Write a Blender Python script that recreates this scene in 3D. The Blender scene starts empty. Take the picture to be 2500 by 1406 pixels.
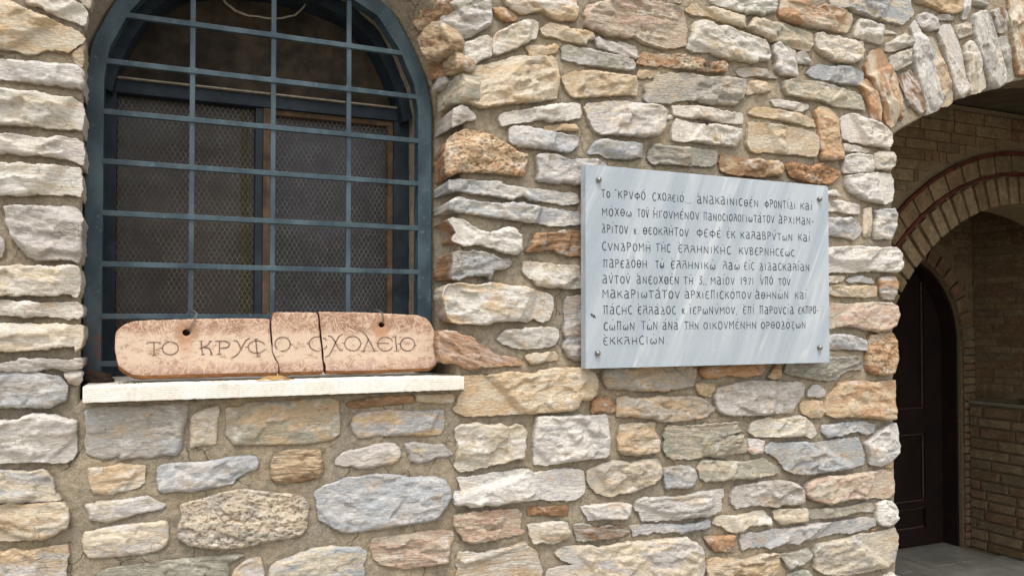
import bpy, bmesh, math, random
import numpy as np
from mathutils import Vector, Matrix
from mathutils.geometry import delaunay_2d_cdt

R = math.radians
scene = bpy.context.scene
col = scene.collection

# ------------------------------------------------------------------ camera
cam_data = bpy.data.cameras.new('camera')
cam_data.sensor_width = 36.0
cam_data.lens = 28.0
cam_data.shift_y = 0.0184
cam_data.clip_start = 0.05
cam_data.clip_end = 500
cam = bpy.data.objects.new('camera', cam_data)
col.objects.link(cam)
cam.location = (0.0, -2.0, 1.6)
cam.rotation_euler = (R(91.2), 0, R(-23.4))
scene.camera = cam

# ------------------------------------------------------------------ sky, sun, exposure
SUN_EL, SUN_AZ = 64.0, 205.0          # high, behind the camera and to the left, behind thin cloud
world = bpy.data.worlds.new('World')
scene.world = world
world.use_nodes = True
wn = world.node_tree.nodes; wl = world.node_tree.links
wn.clear()
sky = wn.new('ShaderNodeTexSky'); sky.sky_type = 'NISHITA'; sky.sun_disc = False
sky.sun_elevation = R(SUN_EL); sky.sun_rotation = R(SUN_AZ)
sky.air_density = 1.0; sky.dust_density = 4.0; sky.ozone_density = 1.0
hsv = wn.new('ShaderNodeHueSaturation'); hsv.inputs['Saturation'].default_value = 0.22
bg = wn.new('ShaderNodeBackground'); bg.inputs['Strength'].default_value = 0.15
wo = wn.new('ShaderNodeOutputWorld')
wl.new(sky.outputs[0], hsv.inputs['Color']); wl.new(hsv.outputs[0], bg.inputs['Color']); wl.new(bg.outputs[0], wo.inputs[0])
sd = bpy.data.lights.new('sun', 'SUN'); sd.energy = 0.85; sd.angle = R(24); sd.color = (1.0, 0.965, 0.92)
sun = bpy.data.objects.new('sun', sd); col.objects.link(sun)
_az = R(SUN_AZ); _el = R(SUN_EL)
_dir = Vector((math.sin(_az)*math.cos(_el), math.cos(_az)*math.cos(_el), math.sin(_el)))   # towards the sun
sun.rotation_euler = _dir.to_track_quat('Z', 'Y').to_euler()
sun.location = (-3, -6, 8)
vs = scene.view_settings
vs.view_transform = 'Standard'; vs.look = 'None'; vs.gamma = 1.0; vs.use_curve_mapping = False
vs.exposure = 1.0
scene.render.engine = 'CYCLES'
scene.cycles.max_bounces = 6
scene.cycles.diffuse_bounces = 4

# ------------------------------------------------------------------ traced outlines (half millimetres on the wall face: x, z)
STONES = [
('c w',22,'',[-596,4656,-575,4602,-534,4600,-503,4581,-455,4564,-402,4554,-359,4539,-348,4550,-345,4600,-360,4619,-392,4635,-414,4687]),
('g c',16,'',[-390,4691,-360,4628,-333,4617,-324,4646,-323,4702]),
('t c',26,'D',[-800,4610,-641,4598,-596,4578,-549,4558,-497,4545,-450,4525,-402,4517,-375,4497,-347,4473,-358,4456,-380,4441,-411,4412,-464,4411,-501,4409,-542,4382,-578,4380,-619,4390,-669,4389,-798,4394]),
('t c',10,'D',[-401,4405,-374,4433,-354,4451,-354,4383,-363,4352,-390,4366]),
('l w',22,'D',[-787,4337,-669,4342,-593,4341,-542,4346,-485,4345,-427,4349,-384,4350,-362,4339,-352,4322,-352,4273,-357,4242,-378,4258,-410,4249,-447,4254,-499,4254,-546,4256,-602,4258,-668,4257,-786,4250]),
('w c',26,'D',[-815,4194,-667,4211,-637,4212,-612,4206,-566,4213,-535,4209,-493,4202,-446,4201,-399,4202,-383,4196,-361,4183,-350,4151,-352,4096,-360,4064,-387,4068,-413,4062,-450,4062,-497,4063,-544,4067,-590,4063,-625,4065,-665,4058,-813,4055]),
('l w',24,'D',[-764,4013,-665,4014,-625,4018,-564,4015,-528,4009,-491,4015,-450,4025,-407,4023,-376,4020,-354,4004,-348,3968,-350,3913,-358,3906,-369,3917,-407,3929,-459,3934,-522,3938,-573,3930,-624,3935,-664,3935,-763,3932]),
('w c',26,'D',[-801,3882,-664,3893,-633,3887,-588,3897,-547,3891,-495,3898,-443,3893,-396,3891,-366,3892,-358,3851,-354,3797,-362,3766,-384,3773,-447,3772,-535,3766,-602,3753,-662,3757,-800,3752]),
('l g',24,'D',[-651,3705,-560,3712,-493,3712,-431,3717,-388,3721,-372,3706,-357,3689,-351,3665,-353,3598,-354,3525,-365,3470,-391,3481,-434,3483,-481,3479,-527,3480,-563,3494,-574,3511,-584,3529,-610,3557,-625,3586,-638,3632,-644,3673]),
('g l',20,'',[-773,3568,-660,3570,-652,3561,-650,3538,-654,3497,-659,3489,-772,3481]),
('w c',26,'D',[-762,3447,-658,3444,-628,3447,-583,3452,-532,3447,-491,3451,-454,3446,-428,3456,-391,3457,-367,3452,-358,3428,-356,3392,-361,3343,-374,3319,-390,3334,-432,3333,-468,3320,-510,3323,-556,3325,-607,3319,-657,3322,-760,3325]),
('w g',24,'D',[-784,3302,-642,3300,-601,3292,-556,3296,-510,3287,-463,3291,-416,3294,-368,3292,-349,3271,-348,3246,-362,3222,-383,3225,-402,3219,-431,3231,-457,3231,-488,3234,-530,3231,-560,3226,-601,3233,-656,3238,-784,3241]),
('c w',26,'D',[-764,3201,-646,3199,-605,3197,-550,3199,-503,3195,-452,3197,-399,3193,-367,3193,-347,3189,-348,3143,-356,3095,-374,3074,-372,3101,-403,3102,-450,3096,-502,3088,-554,3086,-594,3080,-624,3078,-654,3084,-762,3089]),
('l g',20,'DL',[-752,3019,-654,3029,-624,3034,-578,3045,-528,3047,-476,3043,-424,3039,-387,3040,-347,3046,-346,3004,-365,2999,-413,2994,-455,3004,-501,2999,-552,2991,-603,2998,-653,2994,-752,2996]),
('gb g',22,'',[-770,3005,-653,2995,-572,2990,-517,2985,-472,2974,-433,2967,-416,2944,-401,2924,-404,2892,-409,2866,-437,2851,-465,2833,-543,2838,-598,2841,-651,2841,-768,2846]),
('g l',20,'',[-416,2992,-365,2993,-348,2981,-349,2939,-364,2931,-393,2937,-410,2963]),
('l w',24,'',[-788,2788,-651,2785,-608,2786,-581,2788,-559,2802,-532,2807,-487,2805,-448,2797,-420,2786,-386,2775,-366,2768,-367,2709,-366,2632,-378,2600,-398,2589,-468,2594,-524,2603,-579,2601,-622,2606,-649,2606,-786,2616]),
('c gb',22,'',[-775,2584,-648,2572,-621,2567,-578,2556,-540,2558,-496,2564,-479,2556,-468,2530,-454,2510,-450,2477,-445,2458,-428,2444,-422,2430,-439,2425,-483,2428,-538,2427,-593,2428,-625,2438,-647,2437,-773,2452]),
('c t',24,'',[-752,2438,-647,2425,-615,2433,-577,2417,-511,2420,-455,2422,-410,2407,-393,2383,-393,2338,-398,2303,-426,2293,-465,2268,-509,2264,-564,2270,-602,2267,-645,2270,-751,2282]),
('l t',24,'',[-771,2234,-644,2222,-601,2227,-558,2215,-520,2221,-464,2221,-425,2223,-394,2221,-391,2190,-399,2146,-402,2102,-401,2044,-769,2092]),
('g gb',8,'IM',[-331,2808,-297,2820,-226,2822,-142,2819,-50,2823,44,2823,85,2811,84,2763,73,2715,67,2668,61,2620,43,2591,-17,2598,-60,2582,-103,2593,-152,2590,-188,2586,-191,2609,-224,2598,-259,2591,-295,2609,-324,2621,-330,2671,-325,2723]),
('c w',8,'I',[108,2763,165,2795,225,2812,218,2708,215,2634,192,2626,161,2632,130,2626,106,2620,107,2683]),
('t w',10,'I',[-317,2552,-288,2551,-247,2553,-205,2557,-187,2562,-139,2552,-87,2545,-90,2522,-93,2475,-114,2457,-162,2448,-198,2441,-234,2434,-263,2438,-293,2442,-308,2473,-312,2499,-317,2532]),
('gb l',10,'I',[-32,2531,-9,2546,46,2550,122,2548,167,2545,207,2552,265,2558,331,2561,399,2557,408,2529,399,2500,365,2496,332,2477,306,2458,291,2438,233,2433,168,2426,111,2418,35,2424,-8,2422,-27,2437,-35,2484]),
('c l',9,'I',[-327,2393,-287,2389,-284,2402,-245,2402,-198,2398,-156,2400,-120,2404,-77,2407,-52,2391,-27,2376,-2,2363,-15,2348,-46,2344,-83,2342,-119,2337,-155,2327,-197,2318,-233,2312,-274,2319,-309,2326,-312,2355]),
('c l',11,'I',[-329,2272,-291,2268,-256,2281,-203,2286,-137,2286,-76,2286,-27,2288,4,2288,12,2250,11,2210,-1,2177,-44,2159,-99,2150,-160,2154,-225,2156,-308,2159,-328,2187,-336,2227]),
('c g',12,'IP',[67,2353,104,2367,168,2375,222,2391,266,2399,345,2402,434,2385,503,2371,586,2360,630,2332,646,2291,639,2195,611,2162,547,2153,437,2147,368,2133,242,2137,170,2151,99,2170,54,2209,56,2260,73,2302]),
('gg gg',7,'IL',[-277,2077,-238,2094,-165,2100,-86,2103,-13,2104,81,2104,170,2103,279,2100,349,2094,316,2077,270,2059,280,2031,262,1940,-276,2011]),
('gg t',10,'IM',[263,2793,330,2800,363,2820,431,2821,500,2815,570,2816,641,2824,713,2828,757,2827,786,2807,792,2759,800,2714,798,2648,772,2628,714,2613,642,2610,571,2610,467,2615,385,2618,298,2623,284,2648,267,2670,264,2719]),
('b o',9,'I',[831,2794,898,2810,974,2819,1074,2826,1184,2822,1184,2792,1090,2784,997,2784,921,2774,846,2779]),
('t c',7,'I',[1200,2826,1296,2822,1403,2822,1403,2783,1329,2782,1256,2787,1200,2795]),
('gb t',10,'I',[870,2726,906,2743,974,2751,1058,2751,1168,2743,1248,2743,1346,2739,1350,2696,1346,2649,1329,2619,1248,2614,1169,2622,1074,2625,997,2630,936,2622,891,2621,868,2652,861,2689]),
('t b',11,'IL',[474,2538,488,2558,530,2573,586,2580,642,2570,707,2569,711,2521,713,2470,701,2442,657,2431,608,2424,544,2422,489,2430,475,2452,468,2488]),
('l g',10,'I',[817,2544,861,2559,921,2563,974,2579,1028,2584,1082,2580,1106,2555,1112,2525,1098,2495,1067,2478,1013,2478,952,2466,899,2468,862,2485,810,2489,780,2495,788,2516]),
('l g',9,'I',[1137,2576,1193,2577,1281,2560,1346,2558,1371,2531,1400,2506,1371,2496,1305,2497,1265,2480,1201,2477,1165,2491,1157,2522,1141,2549]),
('gb l',14,'I',[686,2370,730,2392,788,2402,832,2421,907,2423,975,2430,1036,2423,1106,2415,1169,2395,1233,2394,1306,2390,1354,2369,1383,2320,1389,2281,1363,2236,1330,2201,1314,2175,1249,2166,1170,2163,1060,2155,961,2154,893,2149,819,2155,774,2180,738,2209,702,2231,698,2268,687,2298,690,2326,679,2349]),
('p c',11,'IL',[984,2103,1053,2107,1146,2108,1250,2113,1347,2106,1396,2094,1404,2062,1384,2025,1380,1979,1372,1941,1298,1934,1210,1934,1139,1932,1061,1955,1007,1973,977,2003,961,2057,969,2093]),
('c gb',11,'I',[467,2020,505,2044,567,2058,624,2076,688,2087,760,2086,834,2075,908,2063,937,2041,931,2001,916,1980,928,1942,909,1855,464,1914]),
('l t',9,'I',[295,2006,308,2032,341,2056,382,2072,419,2071,429,2031,440,1988,437,1917,289,1937]),
('l gg',24,'',[1355,4994,1355,4919,1336,4866,1326,4821,1330,4772,1356,4738,1401,4720,1434,4728,1468,4742,1508,4761,1561,4800,1602,4829,1617,4860,1614,4904,1608,4960,1602,5036]),
('o t',16,'',[1626,4925,1664,4937,1713,4939,1754,4923,1776,4897,1740,4878,1713,4871,1671,4881,1636,4898]),
('t w',26,'',[1671,5048,1706,4963,1740,4943,1776,4929,1818,4929,1882,4949,1926,4959,1955,4948,1984,4926,2028,4923,2072,4929,2102,4931,2132,4945,2151,4975,2151,5015,2140,5047,2140,5127]),
('w c',24,'D',[1402,4664,1421,4685,1481,4716,1548,4754,1602,4770,1617,4764,1621,4732,1613,4661,1562,4635,1508,4599,1454,4574,1421,4557,1431,4593,1408,4633]),
('w c',24,'',[1631,4772,1664,4804,1719,4833,1776,4864,1832,4893,1875,4902,1897,4883,1900,4850,1886,4803,1832,4772,1783,4736,1706,4699,1643,4672,1628,4679,1624,4726]),
('c t',22,'',[1918,4853,1940,4879,1976,4898,2020,4901,2065,4892,2102,4880,2154,4885,2200,4885,2246,4878,2255,4852,2215,4837,2200,4807,2162,4809,2102,4810,2050,4816,2006,4826,1954,4826,1922,4834]),
('t c',9,'',[1832,4743,1861,4760,1918,4766,1954,4763,2006,4785,2035,4774,2020,4742,1954,4717,1896,4706,1846,4699,1850,4719]),
('l gg',22,'',[2049,4766,2088,4788,2133,4782,2191,4783,2253,4777,2334,4772,2431,4771,2514,4755,2531,4733,2517,4700,2414,4694,2296,4693,2186,4695,2106,4699,2054,4706,2049,4735]),
('c t',30,'D',[1448,4557,1488,4581,1548,4595,1602,4612,1664,4636,1706,4654,1740,4672,1783,4681,1839,4680,1889,4692,1940,4699,1983,4706,2009,4695,2016,4656,2026,4604,2020,4537,2012,4474,1961,4465,1911,4446,1853,4436,1782,4422,1713,4411,1657,4395,1602,4383,1555,4373,1508,4385,1461,4396,1458,4445,1461,4496,1445,4532]),
('g l',20,'D',[1395,4345,1441,4368,1475,4362,1498,4337,1521,4320,1523,4302,1468,4290,1422,4263,1392,4248]),
('w w',24,'',[1668,4345,1713,4363,1775,4379,1860,4398,1940,4420,2027,4442,2131,4461,2165,4454,2170,4421,2168,4381,2101,4364,2027,4350,1976,4338,1939,4348,1896,4343,1846,4325,1775,4311,1719,4296,1678,4287,1664,4322]),
('t t',14,'',[1939,4308,2012,4322,2086,4336,2138,4339,2159,4310,2101,4302,2027,4297,1943,4282]),
('gb l',22,'',[1726,4277,1761,4289,1839,4292,1918,4286,1998,4278,2079,4272,2138,4268,2155,4250,2149,4219,2116,4189,2086,4172,2012,4177,1939,4181,1853,4183,1775,4176,1740,4195,1723,4219]),
('t o',28,'DPQ',[1361,4176,1398,4210,1456,4242,1510,4243,1562,4237,1617,4222,1672,4196,1726,4171,1775,4142,1822,4134,1822,4087,1810,4033,1790,4016,1718,4020,1643,4023,1562,4021,1468,4016,1415,4004,1371,3976,1353,4001,1343,4109]),
('l gb',20,'',[1885,4136,1918,4149,1976,4155,2027,4152,2064,4138,2108,4129,2175,4141,2267,4148,2328,4133,2344,4107,2328,4012,2130,3992,2085,4001,2026,3994,1975,3993,1939,3997,1889,4000,1900,4040,1896,4085,1889,4111]),
('gb w',24,'D',[1370,3960,1422,3971,1482,3971,1549,3966,1616,3974,1664,3974,1706,3955,1775,3953,1853,3949,1954,3946,2041,3939,2144,3942,2160,3893,2100,3876,2056,3871,2012,3878,1968,3885,1882,3883,1839,3887,1796,3907,1740,3884,1671,3892,1603,3897,1535,3899,1488,3902,1429,3911,1390,3902,1370,3910,1367,3938]),
('gb w',26,'D',[1370,3845,1403,3869,1422,3875,1482,3861,1562,3854,1616,3857,1671,3851,1740,3865,1810,3862,1896,3851,1982,3843,2085,3839,2160,3833,2175,3768,2026,3751,1968,3751,1903,3761,1810,3766,1740,3769,1671,3778,1589,3783,1509,3791,1449,3794,1403,3801,1370,3808]),
('w w',26,'DQ',[1367,3752,1403,3763,1436,3759,1475,3739,1509,3716,1549,3699,1603,3692,1644,3700,1685,3721,1713,3731,1761,3715,1768,3696,1789,3688,1786,3646,1791,3607,1768,3581,1726,3583,1685,3591,1637,3605,1589,3613,1549,3624,1509,3622,1462,3617,1429,3631,1393,3636,1393,3661,1419,3680,1403,3711,1383,3728]),
('o b',20,'L',[1874,3688,1903,3702,1953,3708,2004,3713,2055,3726,2160,3727,2174,3588,2085,3582,2041,3594,1997,3615,1953,3617,1896,3602,1824,3596,1853,3636]),
('gb g',24,'DLQ',[1393,3577,1436,3585,1469,3580,1509,3591,1549,3586,1589,3578,1630,3570,1671,3552,1720,3557,1730,3535,1726,3516,1706,3506,1658,3492,1623,3488,1617,3462,1603,3437,1596,3455,1536,3463,1482,3453,1423,3436,1390,3438,1384,3469,1394,3512]),
('w c',22,'',[1810,3541,1867,3542,1939,3535,2018,3527,2159,3532,2174,3403,2099,3398,2026,3403,1953,3402,1895,3407,1874,3436,1831,3461,1810,3480]),
('w t',30,'D',[1340,3383,1365,3407,1415,3415,1497,3410,1548,3406,1603,3421,1658,3415,1726,3405,1809,3402,1881,3381,1952,3366,1983,3350,1993,3309,1980,3257,1960,3222,1924,3206,1874,3231,1824,3208,1755,3213,1701,3217,1641,3213,1586,3193,1511,3199,1430,3199,1384,3210,1361,3232,1345,3296,1333,3346]),
('w g',20,'',[1651,3115,1671,3134,1706,3165,1775,3168,1853,3175,1953,3178,2003,3174,2025,3158,2027,3119,2003,3080,1938,3068,1867,3062,1782,3060,1726,3076,1685,3090]),
('t c',16,'',[1824,3018,1867,3030,1938,3035,2010,3039,2025,3014,2018,2995,1952,2990,1909,2981,1860,2975,1835,2992]),
('g gb',16,'',[2070,3322,2088,3348,2142,3359,2174,3359,2173,2986,2128,2992,2084,3007,2073,3040,2058,3066,2077,3112,2058,3151,2073,3210,2062,3276]),
('p o',22,'DLQ',[1317,3157,1358,3163,1410,3157,1450,3135,1496,3129,1536,3091,1576,3078,1617,3046,1671,3020,1740,3013,1782,3002,1800,2983,1768,2965,1740,2968,1671,2970,1617,2965,1549,2963,1496,2954,1457,2962,1424,2987,1339,2995,1320,3026,1310,3087]),
('t c',28,'M',[1463,2918,1509,2920,1570,2919,1630,2920,1706,2931,1775,2933,1831,2918,1895,2923,1902,2936,1989,2947,2098,2948,2210,2945,2241,2918,2267,2877,2263,2824,2248,2785,2218,2766,2158,2765,2135,2723,2098,2712,1996,2707,1895,2705,1796,2706,1706,2704,1617,2704,1536,2705,1470,2705,1424,2723,1404,2748,1424,2778,1437,2820,1460,2838,1457,2882]),
('o b',14,'',[2242,2763,2280,2775,2349,2773,2372,2742,2407,2717,2403,2697,2357,2682,2303,2701,2249,2687,2238,2704]),
('w c',22,'',[1406,2640,1451,2662,1491,2660,1537,2667,1578,2650,1638,2650,1673,2651,1721,2633,1762,2646,1804,2638,1832,2598,1818,2554,1815,2529,1811,2459,1762,2460,1707,2444,1639,2437,1571,2426,1504,2415,1432,2414,1409,2437,1419,2486,1422,2547,1416,2596]),
('w l',26,'',[1889,2679,1946,2684,2011,2679,2084,2679,2144,2680,2188,2671,2272,2671,2333,2668,2344,2637,2347,2590,2354,2530,2352,2457,2325,2432,2248,2430,2158,2426,2084,2425,2033,2419,1953,2413,1874,2418,1871,2468,1873,2519,1867,2552,1878,2596,1882,2640]),
('w l',24,'',[1426,2378,1471,2378,1504,2381,1544,2378,1591,2384,1652,2389,1707,2391,1748,2391,1804,2396,1846,2387,1874,2366,1917,2375,1989,2380,2062,2381,2143,2372,2177,2359,2188,2329,2191,2270,2184,2231,2135,2206,2076,2201,2025,2215,1974,2210,1917,2228,1860,2230,1790,2226,1707,2224,1639,2218,1571,2227,1498,2218,1459,2237,1403,2239,1403,2279,1413,2309,1445,2306,1439,2337]),
('c g',20,'',[2207,2347,2217,2357,2279,2383,2325,2396,2379,2404,2442,2400,2497,2382,2545,2393,2609,2398,2681,2396,2701,2368,2709,2319,2697,2279,2657,2255,2575,2233,2505,2215,2425,2215,2354,2200,2313,2213,2273,2232,2228,2269,2212,2305]),
('c p',20,'L',[1403,2181,1452,2183,1505,2190,1571,2187,1639,2187,1707,2187,1776,2180,1793,2156,1793,2125,1786,2094,1790,2074,1811,2056,1804,2045,1748,2041,1686,2038,1625,2032,1571,2029,1492,2030,1459,2053,1433,2087,1406,2126]),
('o b',14,'L',[1832,2181,1874,2184,1931,2175,2003,2175,2083,2168,2092,2141,2083,2119,2032,2121,1989,2120,1953,2135,1888,2144,1846,2142,1839,2165]),
('w c',22,'',[1839,2085,1888,2093,1938,2091,1989,2093,2069,2080,2083,2054,2098,2023,2083,1999,2047,1984,1988,1972,1953,1981,1917,1991,1874,1986,1856,2017,1846,2056]),
('l w',20,'',[2169,2157,2225,2158,2278,2160,2362,2162,2440,2155,2499,2143,2499,2089,2463,2063,2393,2069,2316,2080,2217,2077,2195,2112]),
('g b',18,'L',[2124,2057,2172,2062,2217,2050,2262,2029,2308,2031,2362,2033,2424,2020,2487,2013,2488,1976,2439,1965,2346,1961,2255,1964,2187,1962,2142,1980,2127,2014]),
('w t',26,'L',[1420,1941,1433,1980,1485,1980,1558,1968,1639,1971,1707,1976,1776,1988,1818,1992,1846,1964,1888,1931,1902,1884,1924,1837,1917,1809,1902,1757,1420,1819,1423,1904]),
('c l',20,'M',[2004,1910,2027,1933,2075,1941,2153,1937,2232,1933,2278,1916,2323,1918,2366,1920,2448,1925,2532,1921,2616,1914,2701,1912,2818,1914,2885,1912,2912,1889,2957,1870,2984,1847,3001,1823,3007,1761,3019,1715,3001,1673,2979,1592,1935,1730,1961,1821,2050,1833,2127,1837,2050,1873]),
('c p',26,'LM',[2205,5010,2220,5033,2274,5055,2336,5079,2336,5161,2607,5207,2615,5117,2705,5128,2806,5127,2856,5114,2882,5075,2903,5021,2902,4956,2894,4898,2847,4881,2762,4862,2704,4861,2638,4866,2573,4881,2525,4898,2477,4888,2414,4886,2359,4878,2297,4899,2243,4901,2197,4918,2193,4955]),
('c t',22,'',[2899,5120,2934,5147,2951,5168,3003,5166,3038,5150,3082,5164,3153,5164,3215,5156,3288,5149,3356,5148,3359,5086,3324,5077,3260,5082,3197,5087,3125,5098,3073,5112,3011,5102,2942,5098]),
('w c',26,'',[2946,5034,2968,5056,3028,5069,3090,5063,3125,5043,3188,5060,3242,5053,3296,5036,3369,5031,3443,5020,3500,5013,3527,4972,3544,4914,3527,4893,3442,4885,3433,4862,3349,4862,3276,4863,3195,4860,3124,4872,3071,4883,3019,4876,2958,4871,2902,4885,2924,4924,2941,4969]),
('w gg',22,'',[3063,5299,3093,5202,3128,5190,3216,5181,3305,5166,3369,5166,3444,5180,3501,5181,3527,5201,3594,5214,3608,5286,3609,5393]),
('t c',12,'',[2756,5232,2781,5149,2840,5154,2874,5166,2883,5254]),
('l g',18,'',[2262,4853,2289,4862,2320,4848,2366,4845,2406,4843,2437,4858,2493,4849,2541,4842,2557,4816,2555,4781,2533,4771,2477,4778,2429,4785,2390,4790,2335,4796,2277,4808,2270,4834]),
('o c',24,'P',[2573,4804,2606,4816,2655,4812,2737,4823,2821,4831,2889,4833,2940,4822,2992,4826,3036,4813,3097,4818,3177,4832,3199,4809,3195,4776,3123,4763,3035,4756,2974,4759,2906,4760,2821,4750,2737,4756,2654,4742,2565,4741,2545,4745]),
('t c',24,'',[2044,4597,2080,4620,2133,4639,2191,4648,2252,4661,2296,4657,2375,4657,2452,4658,2539,4659,2551,4636,2545,4557,2491,4551,2413,4540,2333,4526,2241,4510,2138,4494,2101,4506,2072,4545]),
('t c',8,'',[2552,4670,2573,4711,2638,4716,2720,4723,2712,4704,2654,4676,2581,4663]),
('g c',24,'L',[2605,4621,2670,4650,2683,4686,2787,4713,2905,4728,2974,4723,3061,4719,3167,4736,3257,4743,3358,4741,3357,4689,3338,4624,3284,4607,3270,4572,3193,4571,3131,4568,3087,4552,3034,4557,2973,4572,2905,4564,2836,4553,2778,4532,2703,4531,2621,4518,2596,4543,2613,4580]),
('l c',28,'',[2189,4443,2219,4467,2272,4473,2389,4499,2468,4505,2572,4499,2686,4505,2727,4488,2738,4440,2727,4369,2685,4326,2603,4312,2507,4310,2412,4307,2295,4300,2257,4316,2219,4386]),
('w w',24,'',[2794,4513,2845,4522,2939,4529,3025,4535,3122,4527,3229,4520,3329,4527,3328,4457,3255,4461,3166,4455,3095,4463,3007,4468,2938,4461,2870,4461,2811,4469]),
('w c',10,'',[2735,4452,2811,4460,2809,4443,2744,4438]),
('w w',26,'S',[2806,4398,2827,4439,2904,4425,2990,4423,3095,4430,3210,4431,3314,4419,3318,4375,3263,4315,3165,4314,3076,4313,2980,4319,2861,4308,2802,4306,2793,4347]),
('gb g',20,'',[2241,4214,2264,4246,2295,4266,2357,4268,2435,4265,2539,4268,2587,4262,2583,4189,2538,4178,2467,4164,2396,4163,2333,4168,2295,4185,2218,4178]),
('gg g',22,'L',[2627,4213,2660,4268,2735,4272,2818,4268,2946,4273,3058,4272,3131,4267,3124,4198,3075,4172,2652,4153,2623,4185]),
('b t',20,'',[3152,4201,3165,4251,3212,4250,3260,4246,3314,4245,3365,4231,3450,4249,3502,4235,3602,4248,3659,4234,3656,4186,3622,4149,3545,4144,3449,4131,3342,4134,3259,4135,3170,4144,3152,4176]),
('t c',20,'',[3377,4536,3431,4575,3506,4584,3615,4578,3738,4574,3851,4564,3919,4544,3933,4501,3850,4502,3748,4509,3637,4520,3538,4523,3452,4522]),
('c t',28,'',[3371,4475,3527,4478,3648,4477,3782,4473,3918,4460,3955,4432,3954,4343,3928,4301,3848,4299,3769,4310,3690,4299,3580,4302,3482,4298,3450,4283,3386,4298,3360,4343,3371,4403]),
('o c',26,'L',[3638,5273,3656,5399,3859,5433,3869,5293,3927,5284,3997,5322,4092,5328,4163,5317,4259,5300,4269,5265,4222,5176,4113,5164,4019,5164,3926,5163,3834,5167,3743,5167,3665,5181,3627,5202,3632,5246]),
('gb c',30,'',[4022,5461,4068,5343,4151,5329,4236,5351,4284,5327,4358,5325,4432,5308,4532,5305,4634,5307,4738,5304,4791,5345,4842,5396,4819,5445,4808,5595]),
('c gg',24,'',[3371,5076,3414,5143,3479,5148,3555,5138,3643,5147,3732,5143,3822,5130,3914,5117,3913,5050,3878,5001,3809,4996,3742,5000,3664,5015,3586,5021,3499,5035,3424,5050]),
('w c',28,'',[4314,5272,4394,5275,4469,5258,4544,5260,4546,5158,4505,5134,4442,5143,4355,5145,4276,5152,4289,5213]),
('w c',26,'',[3931,5120,3984,5132,4042,5118,4113,5124,4185,5116,4282,5125,4361,5123,4354,5066,4329,4999,4268,4972,4159,4962,4076,4965,3994,4999,3936,5027,3925,5070]),
('w l',24,'',[3575,5003,3619,5016,3697,5002,3764,4981,3763,4923,3774,4872,3771,4815,3706,4815,3640,4816,3596,4849,3602,4911,3575,4942]),
('w g',18,'',[3770,4973,3844,4992,3877,4947,3898,4919,3831,4906,3771,4911]),
('g g',16,'',[3279,4791,3327,4816,3422,4827,3508,4829,3584,4804,3617,4787,3530,4780,3475,4782,3411,4783,3347,4758,3305,4769]),
('t c',18,'',[3373,4701,3389,4737,3443,4748,3497,4746,3551,4735,3567,4711,3529,4690,3453,4676,3368,4652]),
('gb gb',20,'',[3853,4847,3911,4899,3981,4921,4087,4921,4195,4940,4291,4934,4371,4912,4364,4865,4315,4823,4229,4821,4133,4819,4039,4825,3922,4829]),
('c gg',24,'',[3661,4770,3740,4789,3830,4791,3922,4798,4015,4796,4109,4780,4205,4778,4277,4772,4332,4751,4362,4709,4372,4664,4276,4663,4191,4663,4108,4658,4037,4668,3967,4687,3875,4677,3772,4687,3683,4686,3661,4718]),
('w l',18,'',[3556,4637,3627,4649,3705,4649,3783,4645,3874,4641,3868,4614,3805,4590,3738,4596,3671,4602,3594,4606]),
('o t',22,'M',[3920,4606,3967,4638,4037,4641,4084,4615,4119,4583,4118,4511,4129,4449,4152,4379,4175,4313,4092,4293,3980,4288,3969,4363,3964,4424,3948,4494,3937,4555]),
('w l',28,'R',[4154,4577,4215,4615,4288,4618,4349,4597,4423,4591,4497,4576,4560,4545,4604,4512,4607,4456,4584,4419,4495,4423,4396,4423,4310,4429,4225,4430,4159,4451,4154,4514]),
('w c',14,'',[4164,4407,4273,4407,4346,4400,4420,4393,4414,4374,4321,4371,4188,4364]),
('l w',24,'',[4175,4308,4224,4344,4333,4353,4426,4352,4424,4237,4332,4226,4174,4214]),
('c l',24,'R',[4451,4368,4520,4383,4622,4387,4640,4356,4633,4300,4594,4264,4518,4263,4456,4267,4444,4321]),
('o b',20,'P',[3678,4215,3712,4248,3802,4242,3870,4230,3974,4261,4056,4249,4138,4220,4138,4188,4055,4133,3915,4123,3801,4137,3722,4158]),
('g c',10,'',[4547,5240,4608,5246,4701,5237,4633,5225,4550,5216]),
('o c',28,'DV',[4428,5065,4505,5100,4538,5088,4570,5052,4603,4991,4641,4931,4668,4853,4700,4766,4694,4708,4664,4607,4614,4562,4575,4582,4554,4645,4533,4707,4501,4768,4469,4821,4437,4873,4394,4900,4379,4962,4401,5013]),
('o c',22,'V',[4350,4855,4394,4876,4426,4856,4469,4813,4500,4744,4521,4674,4509,4600,4444,4609,4423,4671,4392,4732,4360,4784,4323,4819]),
('g c',24,'',[4616,5164,4741,5231,4792,5224,4831,5186,4728,5129,4643,5103,4565,5092,4577,5142]),
('g c',26,'',[4615,5058,4682,5092,4808,5138,4830,5087,4824,5045,4726,4995,4658,4962,4614,4993]),
('b l',20,'DV',[4680,4936,4794,4983,4851,4957,4873,4910,4895,4846,4929,4776,4942,4719,4905,4686,4848,4725,4791,4752,4758,4814,4724,4867]),
('gg g',10,'DV',[4669,4918,4702,4873,4735,4811,4773,4713,4745,4702,4711,4751]),
('l w',28,'DV',[4851,5351,4880,5326,4914,5281,4959,5204,4993,5134,5027,5046,5061,4967,5084,4885,5112,4813,5093,4743,5022,4711,4957,4683,4952,4753,4918,4833,4885,4912,4863,4983,4841,5055,4819,5135,4838,5187,4844,5238,4822,5301]),
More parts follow.
